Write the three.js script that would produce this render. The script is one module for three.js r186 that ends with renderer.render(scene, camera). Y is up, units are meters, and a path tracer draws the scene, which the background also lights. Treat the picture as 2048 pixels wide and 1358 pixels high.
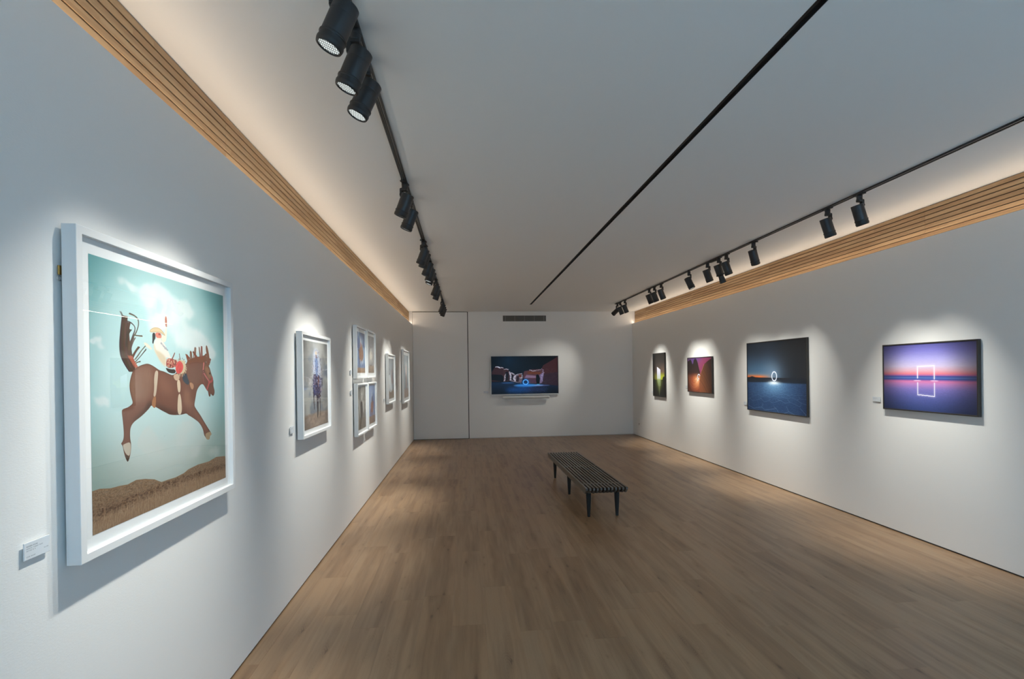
import * as THREE from 'three';
import { RoundedBoxGeometry } from 'three/addons/geometries/RoundedBoxGeometry.js';
import { mergeGeometries } from 'three/addons/utils/BufferGeometryUtils.js';
import { RectAreaLightUniformsLib } from 'three/addons/lights/RectAreaLightUniformsLib.js';

// ---------------------------------------------------------------- camera, sky, exposure
const scene = new THREE.Scene();
const camera = new THREE.PerspectiveCamera(2 * Math.atan(679 / 1032.7) * 180 / Math.PI, 2048 / 1358, 0.05, 200);
camera.position.set(0, 1.63, 0);
camera.rotation.set(-0.00389, -0.10787, -0.01325, 'YXZ');
camera.setViewOffset(2048, 1358, -19, -68.1, 2048, 1358);       // lens shift: the horizon lies below the middle of the frame
const renderer = new THREE.WebGLRenderer();
renderer.toneMapping = THREE.LinearToneMapping;
renderer.toneMappingExposure = 1.0;
renderer.shadowMap.enabled = true;
RectAreaLightUniformsLib.init();
const SKY = 4.2;
scene.background = new THREE.Color(0.40 * SKY, 0.80 * SKY, 1.22 * SKY);   // overcast daylight behind the photographer, through the glazed end
const SPOT = 6.4, SPOT_COLOR = new THREE.Color(1.0, 1.0, 0.93);
const COVE = 4.5, COVE_COLOR = new THREE.Color(1.0, 0.845, 0.68);

// room: x from XL to XR, floor y = 0, ceiling y = H, far wall z = ZB, glazed end z = ZF
const XL = -1.27, XR = 4.2133, H = 3.1175, ZB = -12.7234, ZF = 2.6;
const WT = 2.809, REC = 0.073;                                   // top of the side walls, depth of the cove behind them

// ---------------------------------------------------------------- small helpers
function rng(seed) { let s = seed >>> 0; return () => { s = (s + 0x6D2B79F5) >>> 0; let t = s; t = Math.imul(t ^ (t >>> 15), t | 1); t ^= t + Math.imul(t ^ (t >>> 7), t | 61); return ((t ^ (t >>> 14)) >>> 0) / 4294967296; }; }
const PERM = new Float32Array(65536); { const r = rng(77); for (let i = 0; i < 65536; i++) PERM[i] = r(); }
const hash2 = (x, y) => PERM[((x * 73 + y * 1999) ^ (y * 31 + x * 7)) & 65535];
function noise(x, y) { const xi = Math.floor(x), yi = Math.floor(y); let fx = x - xi, fy = y - yi; fx = fx * fx * (3 - 2 * fx); fy = fy * fy * (3 - 2 * fy);
  const a = hash2(xi, yi), b = hash2(xi + 1, yi), c = hash2(xi, yi + 1), d = hash2(xi + 1, yi + 1); return a + (b - a) * fx + (c - a) * fy + (a - b - c + d) * fx * fy; }
function fbm(x, y, n = 4) { let s = 0, a = 0.5, t = 0; for (let i = 0; i < n; i++) { s += a * noise(x, y); t += a; x = x * 2.03 + 17.1; y = y * 2.03 + 5.3; a *= 0.5; } return s / t; }
const clamp = (x, a = 0, b = 1) => Math.min(b, Math.max(a, x)), mix = (a, b, t) => a + (b - a) * t;
const smooth = (a, b, x) => { const t = clamp((x - a) / (b - a)); return t * t * (3 - 2 * t); };
const mix3 = (a, b, t) => [mix(a[0], b[0], t), mix(a[1], b[1], t), mix(a[2], b[2], t)];
const rgb = (c, a = 1) => `rgba(${Math.round(c[0])},${Math.round(c[1])},${Math.round(c[2])},${a})`;

const used = new Map();
function numbered(name) { const n = used.get(name) ?? 0; used.set(name, n + 1); return n ? `${name}_${String(n).padStart(3, '0')}` : name; }
function shade(o) { o.castShadow = true; o.receiveShadow = true; return o; }
function part(name, geometry, material, parent, pos) { const m = shade(new THREE.Mesh(geometry, material)); m.name = name; if (pos) m.position.set(...pos); parent.add(m); return m; }
function thing(name, label, category, pos = [0, 0, 0], turn = 0, group) {
  const o = new THREE.Group(); o.name = numbered(name); o.position.set(...pos); o.rotation.y = turn; scene.add(o);
  o.userData = { label, category }; if (group) o.userData.group = group; return o;
}
function structure(name, geometry, material) { const o = geometry ? shade(new THREE.Mesh(geometry, material)) : new THREE.Group(); o.name = name; o.userData = { kind: 'structure' }; scene.add(o); return o; }
function box(x0, x1, y0, y1, z0, z1) { const g = new THREE.BoxGeometry(x1 - x0, y1 - y0, z1 - z0); g.translate((x0 + x1) / 2, (y0 + y1) / 2, (z0 + z1) / 2); return g; }
function metric(g) {   // uv in metres by the dominant axis of each face
  const p = g.attributes.position, n = g.attributes.normal, uv = g.attributes.uv;
  for (let i = 0; i < p.count; i++) { const ax = Math.abs(n.getX(i)), ay = Math.abs(n.getY(i)), az = Math.abs(n.getZ(i));
    if (ax >= ay && ax >= az) uv.setXY(i, p.getZ(i), p.getY(i)); else if (ay >= az) uv.setXY(i, p.getX(i), p.getZ(i)); else uv.setXY(i, p.getX(i), p.getY(i)); }
  return g;
}
const rbox = (w, h, d, r = 0.002, s = 2) => new RoundedBoxGeometry(w, h, d, s, Math.min(r, w / 2.01, h / 2.01, d / 2.01));
const merged = (list) => mergeGeometries(list.map((g) => (g.index ? g.toNonIndexed() : g)));
function dataTexture(w, h, fn, color = true) {
  const data = new Uint8Array(w * h * 4);
  for (let y = 0, i = 0; y < h; y++) for (let x = 0; x < w; x++, i += 4) { const c = fn(x, y); data[i] = clamp(c[0], 0, 255); data[i + 1] = clamp(c[1], 0, 255); data[i + 2] = clamp(c[2], 0, 255); data[i + 3] = 255; }
  const t = new THREE.DataTexture(data, w, h); t.wrapS = t.wrapT = THREE.RepeatWrapping; t.magFilter = THREE.LinearFilter; t.minFilter = THREE.LinearMipmapLinearFilter; t.generateMipmaps = true;
  if (color) t.colorSpace = THREE.SRGBColorSpace; t.needsUpdate = true; return t;
}
function canvas(w, h, paint) { const c = document.createElement('canvas'); c.width = w; c.height = h; paint(c.getContext('2d'), w, h); return c; }
function canvasTexture(c) { const t = new THREE.CanvasTexture(c); t.colorSpace = THREE.SRGBColorSpace; t.anisotropy = 8; return t; }

// ---------------------------------------------------------------- materials
const std = (o) => new THREE.MeshStandardMaterial(o);
const lin = (r, g, b) => new THREE.Color().setRGB(r, g, b);
const plasterBump = dataTexture(512, 512, (x, y) => { const v = 128 + 60 * (fbm(x / 9, y / 9, 3) - 0.5) + 70 * (noise(x / 14, y / 2.2) - 0.5); return [v, v, v]; }, false);
plasterBump.repeat.set(4, 4);
const M = {
  wall: std({ color: lin(0.87, 0.852, 0.82), roughness: 0.92, bumpMap: plasterBump, bumpScale: 0.0004 }),
  ceiling: std({ color: lin(0.87, 0.855, 0.83), roughness: 0.95 }),
  door: std({ color: lin(0.86, 0.842, 0.81), roughness: 0.75 }),
  gap: std({ color: lin(0.035, 0.032, 0.028), roughness: 0.9 }),
  base: std({ color: lin(0.06, 0.06, 0.06), roughness: 0.6 }),
  greyBase: std({ color: lin(0.55, 0.54, 0.53), roughness: 0.7 }),
  sub: std({ color: lin(0.05, 0.04, 0.035), roughness: 0.9 }),
  black: std({ color: lin(0.017, 0.018, 0.019), roughness: 0.5 }),
  blackSatin: std({ color: lin(0.022, 0.023, 0.025), roughness: 0.42 }),
  rubber: std({ color: lin(0.012, 0.012, 0.012), roughness: 0.7 }),
  conductor: std({ color: lin(0.45, 0.43, 0.40), roughness: 0.5 }),
  lens: std({ color: lin(0.75, 0.8, 0.8), roughness: 0.25, emissive: lin(0.93, 1.0, 0.97), emissiveIntensity: 0.9 }),
  whiteFrame: std({ color: lin(0.80, 0.805, 0.80), roughness: 0.45 }),
  mat: std({ color: lin(0.84, 0.85, 0.845), roughness: 0.9 }),
  darkFrame: std({ color: lin(0.028, 0.024, 0.021), roughness: 0.5 }),
  glass: new THREE.MeshPhysicalMaterial({ color: 0xffffff, transmission: 1, thickness: 0, roughness: 0, ior: 1.5 }),
  windowGlass: new THREE.MeshPhysicalMaterial({ color: 0xffffff, transmission: 1, thickness: 0, roughness: 0, ior: 1.45 }),
  brass: std({ color: lin(0.55, 0.36, 0.12), metalness: 1, roughness: 0.35 }),
  steel: std({ color: lin(0.55, 0.55, 0.55), metalness: 1, roughness: 0.35 }),
  card: std({ color: lin(0.74, 0.76, 0.78), roughness: 0.7 }),
  vent: std({ color: lin(0.24, 0.23, 0.215), roughness: 0.6 }),
  duct: std({ color: lin(0.10, 0.095, 0.09), roughness: 0.8 }),
  ventLight: std({ color: lin(0.36, 0.35, 0.33), roughness: 0.6 }),
  tvWhite: std({ color: lin(0.72, 0.72, 0.69), roughness: 0.4 }),
  speakerCloth: std({ color: lin(0.62, 0.62, 0.6), roughness: 0.85 }),
  led: std({ color: lin(0.9, 0.85, 0.75), roughness: 0.6, emissive: lin(1.0, 0.84, 0.64), emissiveIntensity: 3 }),
  slatBack: std({ color: lin(0.035, 0.026, 0.02), roughness: 0.9 }),
  aluminium: std({ color: lin(0.2, 0.2, 0.2), metalness: 0.6, roughness: 0.45 }),
};

// ---------------------------------------------------------------- oak planks: eight different boards in one texture, 1.38 m long and 0.214 m wide each
const PLANK_L = 1.38, PLANK_W = 0.2143;
const oak = (() => {
  const W = 2048, R = 8, HR = 256, feats = [];
  const r = rng(11);
  for (let k = 0; k < R; k++) { const f = { seed: k * 31.7 + 3, knots: [], cath: [] };
    for (let i = 0, n = 1 + Math.floor(r() * 3); i < n; i++) f.knots.push([r() * PLANK_L, r() * PLANK_W, 0.004 + r() * 0.007]);
    for (let i = 0, n = 1 + Math.floor(r() * 2); i < n; i++) f.cath.push([0.15 + r() * (PLANK_L - 0.3), 0.05 + r() * 0.11, 0.10 + r() * 0.16, 0.02 + r() * 0.02]);
    feats.push(f); }
  const bump = new Uint8Array(W * R * HR * 4);
  const t = dataTexture(W, R * HR, (px, py) => {
    const k = Math.floor(py / HR), f = feats[k], x = px / W * PLANK_L, y = (py % HR) / HR * PLANK_W, s = f.seed;
    let yy = y + 0.012 * (noise(x * 2.1 + s, y * 14 + s) - 0.5), dark = 0;
    for (const [kx, ky, kr] of f.knots) { const dx = (x - kx), dy = y - ky, d = Math.hypot(dx / 2.2, dy); yy += Math.sign(dy) * 0.010 * Math.exp(-Math.pow(dx / 0.05, 2) - Math.abs(dy) / 0.03); dark += 1.0 * Math.exp(-Math.pow(d / kr, 2)) + 0.35 * Math.exp(-Math.pow(dx / 0.09, 2) - Math.pow(dy / 0.018, 2)); }
    const band = fbm(x * 1.15 + s, yy * 15 + s * 2, 3), mid = fbm(x * 3.2 + s, yy * 60 + s, 3), fine = noise(x * 14 + s, yy * 420), fine2 = noise(x * 40 + s, yy * 900);
    let v = 0.56 * smooth(0.34, 0.74, band) + 0.24 * smooth(0.3, 0.8, mid) + 0.13 * (fine - 0.5) + 0.08 * (fine2 - 0.5);
    for (const [cx, cy, cl, cw] of f.cath) { const dx = (x - cx) / cl, dy = (yy - cy) / cw, e = dx * dx + dy * dy; if (e < 1.6) { const q = Math.sqrt(e) + 0.08 * noise(x * 9 + s, y * 60); const ring = Math.pow(0.5 + 0.5 * Math.sin(q * 34), 3); v += (0.22 * ring + 0.14) * smooth(1.6, 0.5, e); } }
    const pore = noise(x * 55 + s * 3, y * 1400) > 0.86 && noise(x * 6 + s, y * 90) > 0.45 ? 0.16 : 0;
    v += pore + dark * 0.5;
    const u = clamp(v, 0, 1.5);
    const i = (py * W + px) * 4, b = clamp(150 - 60 * pore * 4 - 26 * (fine - 0.5) * 2 - 30 * dark, 0, 255); bump[i] = bump[i + 1] = bump[i + 2] = b; bump[i + 3] = 255;
    const warm = 0.5 + 0.5 * (noise(x * 1.7 + s * 5, yy * 22) - 0.5);
    const A = [178, 159, 138], B = [152, 132, 112], C = [98, 80, 66];
    const c = u < 0.75 ? mix3(A, B, u / 0.75) : mix3(B, C, clamp((u - 0.75) / 0.75));
    return [c[0] + 8 * (warm - 0.5), c[1], c[2] - 8 * (warm - 0.5)];
  });
  t.wrapS = THREE.MirroredRepeatWrapping; t.wrapT = THREE.ClampToEdgeWrapping;
  const tb = new THREE.DataTexture(bump, W, R * HR); tb.wrapS = THREE.MirroredRepeatWrapping; tb.magFilter = THREE.LinearFilter; tb.needsUpdate = true;
  return { t, tb };
})();
const plankMaterials = [[1, 1, 1], [0.97, 0.967, 0.965], [1.02, 1.02, 1.015], [0.99, 0.985, 0.975], [0.96, 0.95, 0.945]].map((c) => std({ map: oak.t, bumpMap: oak.tb, bumpScale: 0.0006, color: lin(c[0] * 0.86, c[1] * 0.71, c[2] * 0.56), roughness: 0.36 }));
const slatWood = (() => {
  const t = dataTexture(1024, 256, (px, py) => { const x = px / 1024 * 2.46, y = py / 256 * 0.3; const b = fbm(x * 1.5 + 5, y * 40, 3), f = noise(x * 18, y * 900), g = noise(x * 60, y * 500);
    const v = 0.6 * smooth(0.3, 0.75, b) + 0.25 * (f - 0.5) + 0.15 * (g - 0.5); const c = mix3([205, 170, 128], [170, 132, 94], clamp(v)); return c; });
  return t;
})();
const slatMaterials = [1, 0.95, 1.05].map((k) => std({ map: slatWood, color: lin(0.95 * k, 0.95 * k, 0.95 * k), roughness: 0.6 }));
const ebony = (() => { const t = dataTexture(512, 128, (px, py) => { const v = 88 + 18 * (fbm(px / 60, py / 3, 3) - 0.5) + 12 * (noise(px / 20, py) - 0.5); return [v + 8, v + 1, v - 7]; }); return std({ map: t, roughness: 0.36 }); })();
const ebonyLeg = std({ color: lin(0.014, 0.014, 0.014), roughness: 0.75 });

// ================================================================ THE SETTING
// floor: oak planks, each its own board, over a dark slab
{
  const floor = structure('floor');
  part('slab', box(XL - 0.3, XR + 0.3, -0.2, -0.010, ZB - 0.2, ZF + 0.4), M.sub, floor);
  const R = rng(5), edge0 = -0.75, first = Math.floor((XL - edge0) / PLANK_W), last = Math.ceil((XR - edge0) / PLANK_W);
  const known = { 0: -6.15, 3: -6.1, 5: -4.6, 1: -5.147, 16: -3.0 };
  const ZN = -0.9;                                             // nearer than this nothing of the floor is in view: the boards there are one plain surface
  function plank(x0, x1, z0, z1, row, flip, off) {             // top with a fine chamfer all round; u runs along the board
    const c = 0.0004, g = 0.0001, Y = [0, -c, -0.010];
    const X0 = x0 + g, X1 = x1 - g, Z0 = z0 + g, Z1 = z1 - g;
    const rings = [[X0 + c, X1 - c, Z0 + c, Z1 - c, Y[0]], [X0, X1, Z0, Z1, Y[1]], [X0, X1, Z0, Z1, Y[2]]];
    const P = [], N = [], U = [], uvOf = (x, z) => { let u = (z - z0) / PLANK_L; if (flip) u = -u; const a = clamp((x - x0) / PLANK_W, 0.004, 0.996); return [u + off, (row + (flip ? 1 - a : a)) / 8]; };
    const corner = (r, k) => [[r[0], r[4], r[3]], [r[1], r[4], r[3]], [r[1], r[4], r[2]], [r[0], r[4], r[2]]][k];
    const tri = (a, b, d, n) => { for (const q of [a, b, d]) { P.push(...q); N.push(...n); U.push(...uvOf(q[0], q[2])); } };
    const t = [0, 1, 2, 3].map((k) => corner(rings[0], k)); tri(t[0], t[1], t[2], [0, 1, 0]); tri(t[0], t[2], t[3], [0, 1, 0]);
    const sides = [[0, 0, 1], [1, 0, 0], [0, 0, -1], [-1, 0, 0]];
    for (let k = 0; k < 4; k++) for (let j = 0; j < 2; j++) { const a = corner(rings[j], k), b = corner(rings[j], (k + 1) % 4), d = corner(rings[j + 1], (k + 1) % 4), e = corner(rings[j + 1], k); const s = sides[k], n = j ? s : [s[0] * 0.7, 0.7, s[2] * 0.7]; tri(a, e, d, n); tri(a, d, b, n); }
    const geo = new THREE.BufferGeometry(); geo.setAttribute('position', new THREE.Float32BufferAttribute(P, 3)); geo.setAttribute('normal', new THREE.Float32BufferAttribute(N, 3)); geo.setAttribute('uv', new THREE.Float32BufferAttribute(U, 2)); return geo;
  }
  for (let k = first; k < last; k++) {
    const x0 = Math.max(XL - 0.012, edge0 + k * PLANK_W), x1 = Math.min(XR + 0.012, edge0 + (k + 1) * PLANK_W);
    if (x1 - x0 < 0.004) continue;
    const joint = known[k] ?? -4 + R() * PLANK_L;
    let z = joint - Math.ceil((joint - ZB) / PLANK_L) * PLANK_L;
    for (; z < ZN; z += PLANK_L) {
      const z0 = Math.max(z, ZB - 0.012), z1 = Math.min(z + PLANK_L, ZN); if (z1 - z0 < 0.01) continue;
      part('plank', plank(x0, x1, z0, z1, Math.floor(R() * 8), R() < 0.5, R() * 2), plankMaterials[Math.floor(R() * 5)], floor);
    }
  }
  const near = new THREE.PlaneGeometry(XR - XL + 0.02, ZF - ZN + 0.2); near.rotateX(-Math.PI / 2); near.translate((XL + XR) / 2, 0, (ZN + ZF + 0.2) / 2);
  for (let i = 0, u = near.attributes.uv; i < u.count; i++) u.setXY(i, u.getY(i) * 3, 0.02 + u.getX(i) * 0.1);
  part('doorway_floor', near, plankMaterials[0], floor);
}
// side walls stop short of the ceiling; behind their top edge runs the lit cove with oak slats
const SIDE_A = 0.5, SIDE_B = 2.4, SIDE_Y0 = 0.5, SIDE_Y1 = 2.45;   // the window in the left wall, behind the camera
structure('wall_left', merged([metric(box(XL - 0.16, XL, 0.013, WT, ZB - 0.16, SIDE_A)), metric(box(XL - 0.16, XL, 0.013, SIDE_Y0, SIDE_A, SIDE_B)), metric(box(XL - 0.16, XL, SIDE_Y1, WT, SIDE_A, SIDE_B)), metric(box(XL - 0.16, XL, 0.013, WT, SIDE_B, ZF))]), M.wall);
structure('wall_right', metric(box(XR, XR + 0.16, 0.013, WT, ZB - 0.16, ZF)), M.wall);
structure('baseboard_left', box(XL - 0.16, XL - 0.014, -0.01, 0.013, ZB - 0.1, ZF), M.base);
structure('baseboard_right', box(XR + 0.014, XR + 0.16, -0.01, 0.013, ZB - 0.1, ZF), M.base);
// the outer shell behind the cove, up to the ceiling
structure('wall_left_upper', box(XL - 0.30, XL - REC - 0.032, WT - 0.1, H + 0.12, ZB - 0.16, ZF + 0.2), M.slatBack);
structure('wall_right_upper', box(XR + REC + 0.032, XR + 0.30, WT - 0.3, H + 0.12, ZB - 0.16, ZF + 0.2), M.slatBack);
// far wall with the flush full-height door at its left end
const DOOR_R = 0.0745;
structure('wall_back', metric(box(DOOR_R, XR + 0.16, 0.016, H + 0.05, ZB - 0.16, ZB)), M.wall);
structure('wall_back_end', metric(box(XL - REC - 0.04, XL - 0.001, WT - 0.1, H + 0.05, ZB - 0.16, ZB)), M.wall);
structure('wall_back_return', metric(box(XR + 0.001, XR + REC + 0.04, WT - 0.1, H + 0.05, ZB - 0.17, ZB - 0.0005)), M.wall);
structure('baseboard_back', box(DOOR_R, XR + 0.01, -0.01, 0.016, ZB - 0.16, ZB - 0.006), M.greyBase);
structure('trim_1', box(XL - 0.05, DOOR_R + 0.01, 0, H + 0.05, ZB - 0.20, ZB - 0.062), M.gap).userData.label = 'dark reveal behind the flush door';
{
  const door = structure('door_1');
  part('door_leaf', rbox(DOOR_R - 0.018 - (XL + 0.007), H - 0.016 - 0.012, 0.05, 0.0015), M.door, door, [(DOOR_R - 0.018 + XL + 0.007) / 2, (H - 0.016 + 0.012) / 2, ZB - 0.025]);
}
// ceiling, with the slot of the recessed track cut out of it
const SX0 = 1.434, SX1 = 1.480, SZ = -11.393;
{
  const ceiling = structure('ceiling');
  const T = 0.14, x0 = XL - 0.30, x1 = XR + 0.30, z0 = ZB - 0.16, z1 = ZF + 0.2;
  part('ceiling_board', merged([box(x0, SX0, H, H + T, z0, z1), box(SX1, x1, H, H + T, z0, z1), box(SX0, SX1, H, H + T, z0, SZ), box(SX0, SX1, H + 0.07, H + T, SZ, z1)]), M.ceiling, ceiling);
}
// the end of the room behind the photographer: a glazed door in the end wall and a window in the left wall
{
  const x0 = XL - 0.3, x1 = XR + 0.3, W0 = 1.5, W1 = 4.1, Y1 = 2.62;
  structure('wall_front', merged([box(x0, W0, -0.01, H + 0.1, ZF, ZF + 0.18), box(W1, x1, -0.01, H + 0.1, ZF, ZF + 0.18), box(W0, W1, Y1, H + 0.1, ZF, ZF + 0.18)]), M.wall);
  const win = structure('window_1');
  const fr = [box(W0, W1, 0, 0.05, ZF + 0.05, ZF + 0.11), box(W0, W1, Y1 - 0.05, Y1, ZF + 0.05, ZF + 0.11)];
  for (const x of [W0, W0 + 1.275, W1 - 0.05]) fr.push(box(x, x + 0.05, 0.05, Y1 - 0.05, ZF + 0.05, ZF + 0.11));
  part('window_frame', merged(fr), M.black, win);
  for (const [a, b] of [[W0 + 0.05, W0 + 1.275], [W0 + 1.325, W1 - 0.05]]) part('pane', new THREE.PlaneGeometry(b - a, Y1 - 0.1), M.windowGlass, win, [(a + b) / 2, Y1 / 2, ZF + 0.08]);
  const side = structure('window_2'), X = XL - 0.09, A = SIDE_A, B = SIDE_B, y0 = SIDE_Y0, y1 = SIDE_Y1, f = [];
  for (const [p, q, r, t] of [[A, B, y0, y0 + 0.05], [A, B, y1 - 0.05, y1], [A, A + 0.05, y0 + 0.05, y1 - 0.05], [B - 0.05, B, y0 + 0.05, y1 - 0.05]]) f.push(box(X - 0.03, X + 0.03, r, t, p, q));
  part('window_frame', merged(f), M.black, side);
  const g = new THREE.PlaneGeometry(B - A - 0.1, y1 - y0 - 0.1); g.rotateY(Math.PI / 2); part('pane', g, M.windowGlass, side, [X, (y0 + y1) / 2, (A + B) / 2]);
}
// oak slat panels in the coves, 2.494 m long, seven boards each
function slatWall(name, side) {
  const g = structure(name), X = side < 0 ? XL - REC : XR + REC, joints = side < 0 ? [ZB + 0.001, -10.6, -8.106, -5.612, -3.118, -0.624, 1.87, ZF] : [ZB + 0.001, -11.9, -9.41, -6.89, -4.396, -1.9, 0.6, ZF];
  const R = rng(side < 0 ? 41 : 42), pitch = 0.0412, hgt = 0.0335, T = 0.014;
  for (let j = 0; j + 1 < joints.length; j++) {
    const z0 = joints[j] + 0.0006, z1 = joints[j + 1] - 0.0006, panel = new THREE.Group(); panel.name = 'slat_panel'; g.add(panel);
    const back = part('panel_back', box(X + (side < 0 ? -0.03 : T), X + (side < 0 ? -T : 0.03), WT - 0.02, H - 0.006, z0, z1), M.slatBack, panel); back.userData.label = 'dark felt backing between the slats';
    for (let i = 0; i < 7; i++) {
      const y1 = H - 0.005 - i * pitch, sl = new RoundedBoxGeometry(z1 - z0, hgt, T, 1, 0.0012), off = R(), u = sl.attributes.uv, p = sl.attributes.position;
      for (let q = 0; q < u.count; q++) u.setXY(q, p.getX(q) / 2.46 + off, (p.getY(q) + hgt / 2) / 0.3 + i * 0.131 + off * 0.7);
      sl.rotateY(side < 0 ? Math.PI / 2 : -Math.PI / 2);
      part('slat', sl, slatMaterials[Math.floor(R() * 3)], panel, [X + (side < 0 ? -T / 2 : T / 2), y1 - hgt / 2, (z0 + z1) / 2]);
    }
  }
  return g;
}
slatWall('trim_2', -1); slatWall('trim_3', 1);
// LED strips on the ledges of the coves: a glowing tape and a light of the same size just above it
for (const side of [-1, 1]) {
  const x = side < 0 ? XL - 0.045 : XR + 0.045, z0 = ZB + 0.02, z1 = ZF - 0.05, L = z1 - z0;
  const s = thing('led_strip', side < 0 ? 'warm glowing light strip hidden in the ceiling cove above the left wall' : 'warm glowing light strip hidden in the ceiling cove above the right wall', 'light strip', [x, WT, (z0 + z1) / 2], 0, 'cove light strips');
  part('profile', box(-0.008, 0.008, 0, 0.006, -L / 2, L / 2), M.aluminium, s);
  part('diffuser', box(-0.006, 0.006, 0.006, 0.010, -L / 2, L / 2), M.led, s);
  const N = 5;
  for (let i = 0; i < N; i++) {
    const l = new THREE.RectAreaLight(COVE_COLOR, COVE * 10, L / N, 0.012); l.name = 'cove_light';
    const tilt = 0.80, zAxis = new THREE.Vector3(side * Math.sin(tilt), -Math.cos(tilt), 0), xAxis = new THREE.Vector3(0, 0, 1), yAxis = zAxis.clone().cross(xAxis);
    l.quaternion.setFromRotationMatrix(new THREE.Matrix4().makeBasis(xAxis, yAxis, zAxis));
    l.position.set(x, WT + 0.0115, z0 + (i + 0.5) * L / N); scene.add(l);
  }
}

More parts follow.
